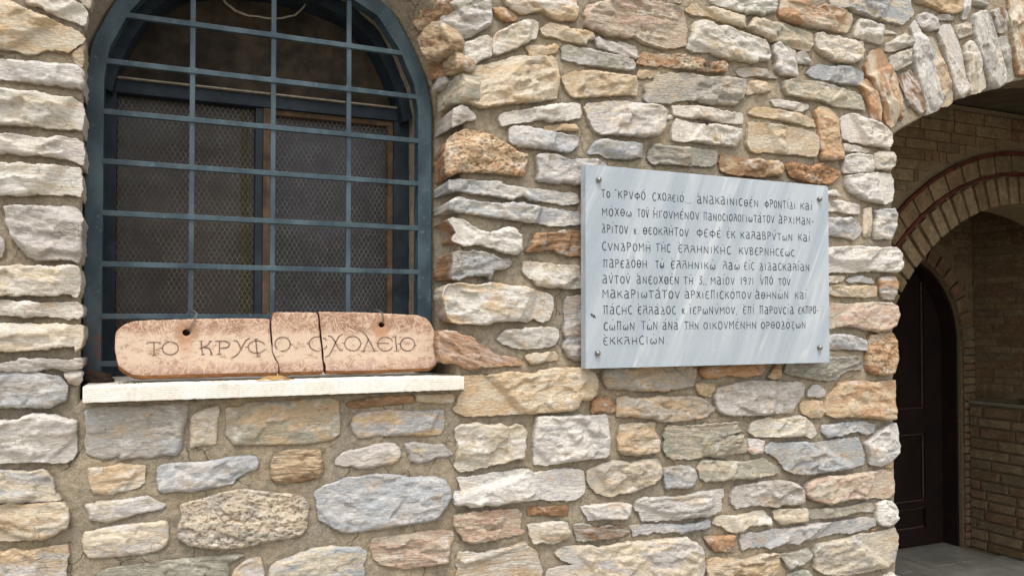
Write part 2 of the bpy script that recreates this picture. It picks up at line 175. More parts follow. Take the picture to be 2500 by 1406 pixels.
('l l',24,'',[4892,5395,4951,5412,5092,5409,5097,5367,5079,5318,5008,5303,4914,5310,4886,5344]),
('l g',16,'',[5104,5428,5189,5445,5268,5449,5255,5417,5104,5398]),
('t g',22,'DV',[4972,5252,5042,5258,5089,5189,5135,5111,5170,5031,5205,4950,5240,4870,5232,4809,5190,4775,5117,4763,5116,4830,5096,4903,5062,5000,5028,5097,4994,5176]),
('l w',28,'DV',[5103,5334,5163,5369,5224,5370,5247,5330,5295,5260,5330,5180,5353,5088,5376,4988,5381,4895,5349,4857,5276,4857,5240,4904,5217,4977,5182,5066,5148,5163,5113,5243,5096,5291]),
('c g',22,'',[5272,5373,5396,5421,5446,5412,5451,5339,5382,5316,5301,5283,5272,5325]),
('w c',24,'DV',[5368,5245,5431,5293,5481,5270,5518,5205,5554,5114,5578,5039,5596,4963,5512,4910,5437,4892,5419,4942,5402,5026,5391,5111,5367,5168]),
('w g',28,'DV',[5466,5484,5523,5519,5600,5527,5650,5486,5688,5430,5725,5339,5749,5254,5773,5161,5791,5075,5784,5012,5718,4969,5640,4964,5615,5000,5579,5083,5542,5182,5493,5263,5463,5336,5459,5413]),
('l b',22,'V',[5677,5543,5729,5582,5795,5584,5833,5532,5844,5436,5791,5402,5739,5394,5701,5468]),
('g gg',20,'DV',[5745,5360,5830,5376,5855,5313,5880,5210,5897,5106,5903,5053,5836,5027,5798,5075,5774,5196,5750,5281]),
('o c',26,'DV',[5864,5760,5861,5599,5878,5477,5896,5390,5914,5259,5932,5163,5957,5095,6175,5136,6315,5176,6329,5839]),
('t c',24,'',[4803,5580,4871,5491,4975,5491,5069,5481,5153,5452,5249,5459,5311,5481,5342,5525,5337,5567,5339,5670]),
('l w',20,'V',[5357,5674,5347,5440,5397,5443,5423,5529,5426,5685]),
('gg w',18,'',[5445,5688,5430,5560,5549,5562,5607,5567,5627,5614,5629,5720]),
('o b',12,'D',[4701,4689,4750,4686,4741,4644,4704,4624]),
('w l',28,'R',[4190,4193,4262,4203,4395,4223,4531,4238,4600,4233,4630,4195,4633,4124,4618,4053,4556,4024,4460,4031,4340,4045,4300,4068,4234,4088,4196,4125]),
('w w',14,'',[3989,4081,4117,4095,4130,4076,4162,4059,4078,4058,3989,4062]),
('w l',22,'',[3989,4009,4129,4022,4220,4018,4319,4009,4312,3945,4219,3945,4129,3949,3988,3951]),
('l gb',22,'',[3988,3903,4128,3905,4232,3911,4298,3885,4334,3847,4323,3807,4257,3765,4165,3780,4075,3786,3986,3787]),
('c c',16,'V',[4365,3977,4419,3995,4425,3911,4417,3801,4350,3793,4358,3888]),
('w gb',24,'R',[4446,3972,4528,3987,4625,3997,4649,3963,4648,3862,4615,3785,4525,3786,4444,3777,4438,3852,4459,3913]),
('w w',30,'R',[3985,3700,4126,3711,4256,3720,4389,3721,4524,3721,4635,3730,4676,3681,4678,3600,4646,3554,4522,3556,4427,3563,4320,3555,4228,3543,4124,3545,3984,3537]),
('t w',12,'',[3983,3513,4098,3517,4195,3513,4162,3488,4110,3475,3983,3472]),
('l gb',14,'',[4201,3489,4254,3514,4346,3521,4427,3508,4456,3479,4386,3478,4293,3483,4227,3477]),
('l o',22,'R',[4483,3505,4549,3521,4632,3523,4655,3478,4644,3407,4630,3367,4533,3371,4493,3405,4489,3455]),
('t c',20,'',[4033,3446,4123,3453,4253,3451,4386,3458,4474,3450,4470,3390,4358,3378,4226,3382,4084,3384,4026,3408]),
('p c',28,'RM',[3981,3345,4083,3331,4186,3327,4317,3339,4465,3345,4588,3341,4643,3317,4656,3266,4627,3186,4544,3151,4435,3146,4315,3166,4223,3181,4133,3186,4056,3167,3980,3167]),
('l gb',20,'',[3979,3124,4119,3128,4223,3123,4288,3103,4367,3083,4376,3018,4274,3025,4170,3031,3978,3033]),
('gg g',20,'L',[3993,2978,4093,2971,4276,2976,4323,2937,4327,2904,4293,2888,4201,2890,4128,2859,4088,2828,3956,2826,3827,2848,3697,2870,3654,2895,3674,2931,3777,2961]),
('t o',26,'RP',[4401,3116,4488,3135,4612,3131,4638,3086,4641,2996,4636,2917,4623,2863,4519,2844,4405,2860,4364,2895,4373,3005]),
('g t',20,'',[2319,2921,2342,2947,2467,2951,2708,2960,2917,2948,2973,2905,2951,2849,2934,2821,2857,2810,2790,2805,2732,2794,2675,2802,2578,2802,2490,2812,2404,2819,2342,2823,2307,2881]),
('o o',20,'',[2990,2912,3020,2946,3313,2955,3497,2951,3496,2914,3459,2878,3403,2873,3330,2860,3258,2873,3186,2882,3133,2869,3046,2868,3003,2876]),
('o t',14,'',[3567,2920,3591,2942,3629,2934,3628,2874,3614,2849,3571,2842,3524,2858,3552,2883]),
('t t',16,'',[2955,2831,3011,2833,3107,2820,3098,2788,3071,2750,3028,2758,2993,2763,2968,2799]),
('l g',24,'',[3115,2797,3202,2820,3281,2830,3386,2840,3507,2834,3613,2825,3673,2821,3799,2817,3820,2782,3798,2722,3760,2694,3709,2628,3594,2628,3482,2622,3327,2624,3197,2630,3126,2661,3105,2710,3099,2760]),
('g t',22,'',[2407,2764,2458,2774,2498,2760,2561,2761,2626,2759,2683,2769,2757,2759,2832,2760,2916,2755,2985,2749,3045,2719,3104,2677,3088,2660,3027,2627,2941,2624,2890,2613,2823,2613,2723,2615,2674,2627,2650,2638,2593,2644,2529,2654,2497,2659,2403,2663,2407,2717]),
('t c',22,'L',[2426,2608,2489,2615,2585,2614,2664,2610,2666,2569,2682,2527,2691,2499,2685,2434,2624,2434,2568,2430,2512,2431,2441,2439,2414,2468,2407,2529,2422,2568]),
('c gg',22,'L',[2756,2592,2839,2580,2958,2581,3087,2582,3220,2582,3292,2586,3256,2559,3309,2531,3255,2519,3175,2513,3219,2503,3309,2502,3336,2461,3354,2423,3345,2395,3245,2394,3156,2375,3104,2382,3025,2391,2957,2381,2872,2383,2796,2388,2755,2412,2726,2455,2739,2503,2727,2531]),
('c w',24,'',[3398,2583,3447,2591,3508,2602,3570,2585,3657,2590,3772,2600,3823,2583,3875,2550,3907,2509,3916,2478,3874,2451,3809,2474,3745,2473,3669,2472,3569,2478,3483,2483,3410,2492,3359,2523,3374,2556]),
('l p',16,'',[3364,2474,3428,2470,3493,2451,3473,2387,3399,2377,3361,2394]),
('gb g',26,'',[3538,2441,3631,2431,3719,2435,3809,2430,3886,2415,3978,2420,4071,2429,4193,2432,4283,2433,4310,2374,4337,2311,4329,2250,4259,2239,4150,2232,4029,2231,3923,2224,3819,2221,3717,2234,3654,2258,3629,2289,3580,2341,3531,2374,3492,2386,3507,2414]),
('g gb',20,'',[2730,2338,2788,2337,2855,2341,2914,2335,2952,2315,2960,2279,2943,2231,2913,2209,2862,2210,2804,2218,2738,2217,2730,2255,2726,2304]),
('gg c',24,'',[2978,2320,3008,2360,3077,2359,3147,2350,3218,2346,3299,2333,3381,2334,3427,2342,3482,2349,3519,2318,3585,2284,3594,2253,3547,2235,3472,2233,3398,2231,3289,2233,3200,2236,3111,2236,3024,2239,2990,2263]),
('l w',24,'L',[2533,2158,2566,2172,2648,2167,2720,2165,2798,2160,2878,2160,2958,2169,3040,2173,3123,2177,3162,2176,3167,2142,3145,2117,3150,2089,3139,2046,3083,2037,3039,2028,2985,2029,2920,2031,2856,2032,2813,2023,2771,2032,2730,2032,2668,2031,2576,2040,2566,2065,2551,2096,2531,2107]),
('l gb',16,'',[2490,2012,2540,2014,2591,2015,2668,2010,2745,2002,2824,1990,2904,1986,2974,1990,3022,1994,3044,2010,3066,1990,3061,1959,3044,1950,2984,1949,2909,1944,2845,1939,2803,1955,2771,1958,2734,1949,2703,1960,2657,1970,2616,1957,2565,1966,2515,1955,2510,1976,2510,1993]),
('g l',24,'',[3216,2130,3252,2184,3347,2190,3444,2197,3566,2197,3666,2189,3742,2163,3793,2120,3798,2041,3715,2033,3627,2046,3565,2032,3503,2043,3430,2059,3346,2062,3263,2051,3228,2082]),
('c w',22,'',[3077,1975,3111,2008,3177,2010,3262,2002,3330,2009,3405,2016,3476,2014,3499,1989,3528,1967,3534,1944,3531,1918,3492,1929,3434,1933,3376,1934,3336,1931,3312,1906,3284,1902,3216,1909,3182,1924,3149,1955]),
('c c',24,'',[3552,2005,3602,2014,3715,2009,3824,1999,3823,1920,3765,1916,3689,1923,3614,1919,3564,1955,3558,1985]),
('b o',14,'',[3022,1892,3066,1896,3149,1887,3216,1889,3255,1880,3249,1849,3232,1815,3204,1787,3148,1797,3093,1808,3054,1848,3038,1872]),
('gb l',24,'',[3297,1886,3369,1888,3441,1881,3564,1887,3688,1884,3816,1891,3972,1890,4079,1885,4214,1887,4352,1889,4436,1870,4436,1829,4351,1812,4213,1800,4078,1815,3971,1806,3867,1802,3777,1797,3751,1780,3637,1797,3526,1781,3428,1796,3356,1800,3302,1789,3291,1840]),
('c t',26,'L',[3043,1743,3076,1757,3114,1759,3181,1744,3232,1747,3288,1729,3351,1720,3403,1730,3462,1741,3520,1739,3574,1738,3594,1710,3591,1664,3593,1617,3590,1524,3031,1597,3037,1694]),
('l gb',14,'',[3851,2760,3890,2794,3956,2792,4008,2750,4001,2720,3929,2718,3844,2726]),
('t t',18,'',[3792,2673,3824,2692,3889,2694,3974,2686,3991,2615,3954,2586,3875,2585,3810,2613,3791,2643]),
('t o',28,'RM',[4008,2705,4075,2763,4116,2802,4225,2809,4308,2817,4420,2793,4534,2805,4628,2808,4630,2734,4619,2629,4610,2545,4531,2539,4417,2560,4291,2571,4195,2580,4086,2575,4000,2599,3987,2655]),
('l gb',20,'',[3966,2526,4046,2527,4127,2538,4222,2538,4346,2537,4445,2506,4430,2460,4345,2450,4276,2474,4207,2472,4126,2452,4005,2453,3972,2485]),
('l w',30,'R',[4487,2468,4573,2505,4631,2513,4652,2448,4651,2375,4629,2313,4584,2263,4512,2237,4441,2232,4385,2246,4372,2329,4345,2393,4415,2430]),
('t t',10,'R',[4541,2214,4570,2252,4613,2251,4610,2204]),
('p c',28,'R',[3818,2118,3832,2166,3923,2189,4015,2197,4149,2187,4286,2191,4412,2192,4512,2201,4598,2168,4608,2105,4610,2042,4567,2009,4495,2004,4424,2021,4326,2019,4216,2034,4107,2023,4013,2013,3934,2038,3869,2054,3818,2088]),
('g gg',22,'',[3832,1978,3921,1985,4013,1986,4107,1978,4215,1978,4326,1988,4409,1981,4434,1948,4409,1924,4297,1935,4215,1932,4146,1924,4052,1918,3946,1923,3868,1930,3832,1949]),
('w w',28,'R',[4445,1973,4509,1993,4581,1981,4623,1925,4625,1873,4607,1827,4535,1819,4471,1830,4447,1859,4440,1911]),
('c g',30,'RM',[3879,1717,3918,1762,4024,1755,4145,1767,4281,1783,4435,1777,4607,1793,4642,1735,4634,1652,4604,1572,4531,1539,4418,1537,4292,1532,4155,1534,4021,1551,3929,1572,3884,1607,3886,1666]),
('gg l',20,'',[3599,1729,3687,1724,3763,1730,3840,1736,3872,1707,3863,1659,3814,1645,3737,1640,3680,1627,3649,1665]),
('gg g',18,'',[3647,1500,3686,1592,3775,1606,3839,1593,3890,1547,3941,1461]),
('w c',22,'R',[4487,1389,4516,1479,4588,1490,4638,1453,4637,1369]),
('b o',10,'',[4404,1803,4464,1803,4452,1786,4414,1790]),
('c t',22,'U',[942,1816,1048,1824,1139,1815,1228,1815,1264,1713,1240,1631,1148,1611,1038,1638,916,1608,951,1742]),
('gg c',22,'U',[1623,1601,1689,1601,1769,1583,1886,1592,1887,1456,1850,1327,1792,1351,1670,1326,1622,1348,1625,1449]),
('c w',22,'U',[940,1603,1125,1573,1287,1600,1464,1595,1499,1465,1479,1346,1280,1324,1122,1351,914,1360,918,1490]),
('t o',22,'U',[416,1822,523,1812,683,1802,837,1814,854,1740,824,1607,679,1642,544,1604,423,1636,421,1727]),
('gb l',22,'U',[1745,1305,1850,1310,1917,1295,2018,1305,2042,1218,2013,1153,1937,1118,1814,1123,1729,1158,1757,1234]),
('w c',22,'U',[1301,1326,1451,1339,1579,1305,1705,1304,1715,1243,1724,1159,1550,1153,1431,1153,1278,1130,1323,1211]),
('gg c',22,'U',[1012,1321,1103,1302,1157,1318,1274,1320,1269,1234,1286,1160,1171,1138,1102,1127,973,1131,972,1241]),
('gg c',22,'U',[301,1604,475,1608,691,1595,897,1609,871,1471,870,1343,688,1325,489,1346,309,1368,295,1473]),
('c w',22,'U',[1370,1121,1534,1118,1708,1108,1910,1118,1888,1026,1905,904,1696,902,1529,908,1360,915,1369,1019]),
('c t',22,'U',[-119,1814,24,1835,208,1809,366,1800,358,1702,364,1646,201,1604,33,1625,-133,1610,-141,1720]),
('w c',22,'U',[42,1575,90,1602,180,1581,259,1614,287,1474,258,1329,183,1339,127,1350,25,1366,50,1454]),
('c w',22,'U',[408,1303,597,1296,766,1325,959,1316,966,1207,968,1138,774,1159,604,1126,407,1147,382,1216]),
('c t',22,'U',[675,1093,888,1131,1114,1100,1312,1107,1342,986,1339,902,1090,921,905,885,669,901,672,1004]),
('l w',22,'U',[1512,5539,1713,5519,1902,5541,2128,5538,2121,5427,2135,5334,1900,5322,1703,5334,1522,5321,1523,5446]),
('c t',22,'U',[2176,5548,2264,5511,2330,5517,2423,5520,2428,5433,2420,5342,2333,5330,2228,5341,2153,5339,2149,5412]),
('c t',22,'U',[2442,5548,2615,5519,2792,5549,3002,5508,2984,5424,2980,5352,2806,5332,2637,5350,2453,5321,2448,5424]),
('l g',22,'U',[98,1322,205,1326,290,1301,370,1295,400,1227,389,1125,267,1119,191,1151,79,1139,88,1237]),
('c t',22,'U',[-452,1842,-342,1812,-241,1807,-163,1837,-175,1745,-171,1621,-257,1649,-376,1626,-464,1627,-432,1722]),
('gg c',22,'U',[325,1104,417,1113,552,1106,638,1087,662,982,642,916,518,911,451,906,337,881,320,987]),
('c w',22,'U',[-348,1591,-239,1593,-132,1602,-33,1579,-17,1451,-21,1367,-103,1334,-251,1364,-313,1353,-352,1459]),
('gg c',22,'U',[2097,5786,2231,5786,2342,5799,2464,5800,2503,5665,2474,5553,2337,5545,2217,5562,2095,5562,2084,5676]),
('gb l',22,'U',[1390,5776,1611,5764,1815,5801,2051,5802,2034,5687,2025,5546,1807,5558,1624,5553,1372,5570,1388,5676]),
('l g',22,'U',[2530,5765,2666,5774,2838,5771,2956,5765,2969,5688,2969,5543,2827,5581,2691,5563,2513,5545,2530,5669]),
('c t',22,'U',[1084,5784,1168,5756,1283,5772,1346,5795,1378,5664,1357,5562,1286,5542,1167,5575,1101,5568,1086,5653]),
('gg c',22,'U',[-1057,2528,-956,2531,-873,2537,-819,2498,-822,2421,-819,2290,-905,2319,-985,2287,-1050,2309,-1077,2411]),
('gb l',22,'U',[1769,5969,1881,5966,1965,5980,2108,5982,2095,5901,2106,5788,1974,5821,1905,5788,1777,5834,1787,5903]),
('c w',22,'U',[2117,5962,2323,5939,2475,5975,2693,5938,2650,5877,2672,5818,2467,5790,2323,5792,2144,5818,2122,5879]),
('l w',22,'U',[-1249,2979,-1079,2979,-971,2998,-811,2968,-827,2897,-849,2770,-974,2782,-1091,2812,-1227,2786,-1211,2910]),
('t o',22,'U',[2981,5782,3156,5759,3272,5758,3426,5802,3424,5688,3428,5556,3297,5556,3123,5554,2986,5576,3013,5685]),
('c w',22,'U',[-881,1827,-727,1803,-610,1834,-489,1799,-478,1716,-500,1616,-635,1610,-744,1608,-893,1629,-847,1738]),
('gg c',22,'U',[1335,5972,1467,5940,1634,5941,1765,5963,1754,5876,1758,5830,1594,5816,1493,5822,1354,5796,1325,5865]),
('c w',22,'U',[617,5790,788,5766,934,5760,1056,5783,1045,5675,1056,5568,905,5564,763,5555,624,5555,654,5653]),
('l g',22,'U',[-275,1120,-61,1126,83,1130,266,1101,291,1024,278,920,108,891,-84,885,-276,883,-247,1028]),
('l g',22,'U',[-582,1319,-382,1331,-135,1324,47,1335,62,1240,61,1119,-170,1138,-347,1124,-566,1132,-582,1216]),
('gg c',22,'U',[2710,5972,2833,5960,2971,5943,3108,5947,3111,5868,3086,5824,2975,5834,2822,5788,2696,5797,2673,5897]),
('gg c',22,'U',[331,5783,437,5786,525,5774,594,5783,631,5659,636,5569,524,5552,434,5582,306,5537,311,5672]),
('t o',22,'U',[-1321,3936,-1226,3947,-1101,3932,-1015,3948,-1038,3826,-1028,3743,-1108,3743,-1220,3752,-1331,3746,-1311,3832]),
('gb l',22,'U',[-1391,2735,-1219,2767,-1032,2763,-837,2772,-845,2643,-832,2526,-997,2568,-1189,2528,-1352,2546,-1350,2649]),
('t o',22,'U',[660,5961,886,5939,1072,5966,1285,5974,1317,5871,1289,5809,1069,5811,891,5833,693,5821,683,5900]),
('l g',22,'U',[-1180,4375,-1083,4335,-995,4374,-910,4383,-890,4270,-879,4162,-974,4132,-1055,4129,-1169,4170,-1149,4243]),
('l w',22,'U',[-1187,2032,-1108,2024,-940,2046,-831,2051,-866,1934,-844,1870,-944,1833,-1061,1853,-1215,1830,-1209,1944]),
('t o',22,'U',[3484,5764,3558,5788,3614,5778,3731,5763,3709,5662,3711,5537,3638,5545,3556,5544,3465,5573,3459,5688]),
('gg c',22,'U',[3130,5941,3331,5982,3472,5977,3680,5962,3687,5906,3684,5813,3482,5827,3290,5797,3110,5828,3126,5867]),
('gb l',22,'U',[-1007,1589,-765,1591,-567,1614,-358,1601,-387,1448,-352,1344,-554,1364,-759,1342,-962,1360,-967,1454]),
('c t',22,'U',[-1484,3726,-1326,3692,-1095,3716,-914,3698,-878,3636,-908,3533,-1080,3530,-1308,3544,-1502,3531,-1486,3593]),
('c w',22,'U',[60,5787,138,5755,238,5758,312,5757,280,5651,296,5542,216,5548,126,5543,63,5569,65,5666]),
('gg c',22,'U',[-1573,3248,-1399,3223,-1145,3218,-934,3248,-969,3148,-941,3008,-1173,3030,-1373,3025,-1575,3013,-1575,3152]),
('gg c',22,'U',[127,5942,289,5946,455,5970,638,5952,649,5866,623,5790,437,5805,280,5809,140,5806,104,5881]),
('c w',22,'U',[-816,1108,-624,1087,-438,1086,-276,1125,-311,1018,-295,904,-485,878,-649,922,-821,912,-786,1025]),
('gg c',22,'U',[-1684,2981,-1563,2975,-1404,2995,-1291,2973,-1263,2871,-1261,2809,-1393,2803,-1544,2776,-1673,2779,-1665,2911]),
('gg c',22,'U',[-1586,4134,-1421,4112,-1183,4123,-1012,4134,-1024,4059,-1029,3965,-1201,3974,-1422,3982,-1589,3939,-1618,4046]),
('gb l',22,'U',[-1114,5045,-956,5028,-747,5023,-558,5047,-553,4931,-564,4829,-758,4843,-932,4846,-1104,4828,-1114,4943]),
('w c',22,'U',[-902,5296,-753,5318,-601,5292,-478,5279,-494,5195,-493,5063,-641,5057,-735,5071,-898,5065,-895,5204]),
('gb l',22,'U',[-1740,3468,-1532,3496,-1402,3498,-1193,3477,-1188,3364,-1212,3267,-1359,3269,-1541,3280,-1734,3268,-1726,3372]),
('w c',22,'U',[-1723,2760,-1593,2739,-1511,2771,-1400,2775,-1386,2647,-1423,2555,-1485,2558,-1601,2563,-1683,2545,-1707,2664]),
('c w',22,'U',[-1711,2523,-1534,2501,-1355,2514,-1198,2508,-1154,2408,-1182,2297,-1340,2299,-1528,2303,-1707,2308,-1700,2417]),
('gb l',22,'U',[3725,5974,3833,5970,3929,5945,4083,5951,4050,5893,4056,5804,3942,5832,3855,5812,3730,5790,3718,5876]),
('c t',22,'U',[-1769,3698,-1708,3692,-1606,3716,-1524,3683,-1532,3611,-1545,3535,-1617,3539,-1696,3510,-1762,3502,-1787,3608]),
('l w',22,'U',[-1505,1800,-1320,1803,-1128,1837,-923,1840,-917,1724,-921,1636,-1094,1615,-1334,1614,-1522,1642,-1502,1742]),
('gg c',22,'U',[-514,5775,-319,5793,-168,5780,18,5765,33,5668,3,5548,-143,5572,-342,5575,-475,5541,-508,5688]),
('l g',22,'U',[-1265,1294,-1016,1302,-836,1295,-624,1301,-616,1228,-581,1148,-828,1137,-1049,1161,-1238,1132,-1261,1213]),
('c t',22,'U',[-1811,2275,-1598,2245,-1450,2254,-1284,2286,-1255,2179,-1262,2059,-1442,2085,-1637,2060,-1783,2078,-1802,2180]),
('w c',22,'U',[-406,5963,-212,5979,-91,5957,112,5959,106,5892,94,5802,-50,5824,-235,5818,-403,5815,-419,5868]),
('gb l',22,'U',[-994,5516,-838,5541,-710,5526,-583,5540,-575,5414,-578,5329,-690,5327,-863,5331,-1003,5336,-965,5416]),
('l w',22,'U',[-1893,3946,-1708,3930,-1552,3948,-1379,3944,-1359,3853,-1336,3744,-1524,3715,-1696,3750,-1905,3725,-1896,3830]),
('gb l',22,'U',[-1567,4808,-1361,4789,-1158,4777,-952,4772,-976,4695,-959,4587,-1171,4600,-1356,4569,-1566,4566,-1588,4690]),
('w c',22,'U',[-1795,4354,-1602,4338,-1378,4337,-1222,4347,-1189,4266,-1217,4140,-1401,4170,-1617,4133,-1815,4134,-1785,4274]),
('t o',22,'U',[-1716,4543,-1533,4573,-1296,4580,-1115,4557,-1095,4495,-1101,4374,-1300,4401,-1509,4399,-1740,4391,-1738,4497]),
('c w',22,'U',[4091,5980,4308,5950,4541,5950,4719,5947,4728,5903,4759,5811,4536,5817,4294,5823,4089,5797,4096,5884]),
('l w',22,'U',[-1918,4115,-1809,4132,-1713,4100,-1616,4127,-1632,4050,-1608,3973,-1718,3956,-1784,3962,-1898,3940,-1883,4041]),
('c w',22,'U',[-1832,2019,-1629,2049,-1406,2029,-1246,2026,-1227,1942,-1252,1851,-1438,1833,-1607,1831,-1816,1863,-1811,1961]),
('c t',22,'U',[-828,5767,-717,5775,-648,5792,-509,5802,-524,5663,-525,5556,-617,5556,-741,5576,-826,5567,-827,5653]),
('c t',22,'U',[-1287,1093,-1134,1094,-962,1115,-850,1131,-849,1027,-840,877,-984,921,-1137,892,-1256,904,-1266,1014]),
('t o',22,'U',[-1770,1831,-1698,1834,-1618,1829,-1526,1824,-1565,1741,-1519,1612,-1644,1619,-1723,1620,-1804,1613,-1808,1719]),
('t o',22,'U',[-1677,1589,-1438,1575,-1246,1609,-1044,1607,-1027,1448,-1032,1346,-1245,1349,-1481,1335,-1656,1345,-1680,1451]),
('t o',22,'U',[-1587,1333,-1466,1313,-1378,1328,-1318,1336,-1298,1214,-1288,1135,-1376,1130,-1466,1150,-1567,1135,-1571,1221]),
('l w',22,'U',[-835,5961,-727,5950,-574,5978,-407,5957,-432,5905,-451,5797,-585,5828,-720,5792,-848,5829,-872,5892]),
('l w',22,'U',[-1691,5051,-1498,5027,-1315,5032,-1149,5032,-1135,4909,-1141,4811,-1315,4844,-1539,4817,-1716,4835,-1685,4911]),
('gg c',22,'U',[-1533,5302,-1327,5307,-1093,5293,-926,5321,-912,5200,-922,5087,-1126,5045,-1313,5069,-1503,5070,-1503,5160]),
('w c',22,'U',[-1590,1096,-1522,1092,-1405,1126,-1302,1089,-1308,1015,-1300,885,-1381,895,-1488,879,-1598,897,-1621,1027]),
('c t',22,'U',[-1502,5528,-1353,5517,-1159,5529,-1001,5512,-1037,5434,-1008,5337,-1201,5310,-1361,5326,-1534,5356,-1516,5449]),
('gg c',22,'U',[4773,5973,4984,5969,5220,5939,5414,5962,5414,5889,5396,5822,5217,5813,5000,5833,4763,5796,4747,5876]),
('gg c',22,'U',[-1298,5963,-1144,5947,-997,5947,-854,5936,-861,5888,-848,5800,-1026,5808,-1177,5801,-1313,5812,-1282,5875]),
('c t',22,'U',[-1502,5800,-1261,5803,-1062,5784,-853,5782,-822,5679,-863,5544,-1041,5548,-1277,5548,-1482,5575,-1510,5680]),
('l g',22,'U',[-1569,5970,-1514,5952,-1396,5975,-1339,5975,-1354,5875,-1326,5816,-1431,5825,-1483,5798,-1573,5811,-1600,5889]),
('l w',22,'U',[-1858,5768,-1749,5798,-1659,5764,-1520,5763,-1514,5692,-1556,5536,-1653,5544,-1720,5551,-1831,5547,-1849,5688]),
('gg c',22,'U',[-1894,5962,-1791,5939,-1683,5936,-1592,5974,-1606,5886,-1610,5804,-1697,5798,-1807,5827,-1859,5798,-1895,5895]),
('gb l',22,'U',[5545,5949,5631,5943,5746,5949,5862,5942,5845,5863,5824,5813,5728,5790,5654,5793,5546,5804,5543,5908]),
('w c',22,'U',[6379,5550,6525,5510,6665,5547,6812,5524,6803,5422,6830,5351,6653,5314,6520,5311,6361,5310,6390,5435]),
('gg c',22,'U',[6374,5790,6500,5776,6627,5759,6734,5794,6765,5684,6759,5559,6602,5556,6475,5548,6395,5544,6361,5684]),
('t o',22,'U',[6345,5983,6544,5976,6737,5955,6965,5976,6942,5884,6974,5828,6784,5795,6566,5799,6340,5833,6359,5895]),
]
JAMB_STONES = [
('b t',((0.665, 0), (0.6, 0.15)),[276,5056,285,4921,245,4859,195,4807,108,4823,42,4812,9,4835,-14,4878,-37,4965]),
('t b',((0.665, 0), (0.6, 0.15)),[215,4760,146,4801,79,4816,4,4802,-33,4749,-65,4698,-51,4658,32,4628,126,4631,175,4693]),
('gg c',((0.715, 0), (0.676, 0.15)),[232,4466,155,4494,97,4506,41,4531,-20,4528,-42,4485,-37,4406,18,4387,120,4396,226,4380]),
('t b',((0.7, 0), (0.655, 0.15)),[109,4645,55,4663,1,4665,-41,4607,-46,4568,-30,4550,65,4545,98,4579]),
('o b',((0.7, 0), (0.664, 0.15)),[273,4671,155,4652,118,4604,100,4555,179,4542,241,4564,279,4613]),
('c l',((0.7, 0), (0.664, 0.15)),[228,4522,179,4549,106,4543,100,4516,154,4497,216,4489]),
]
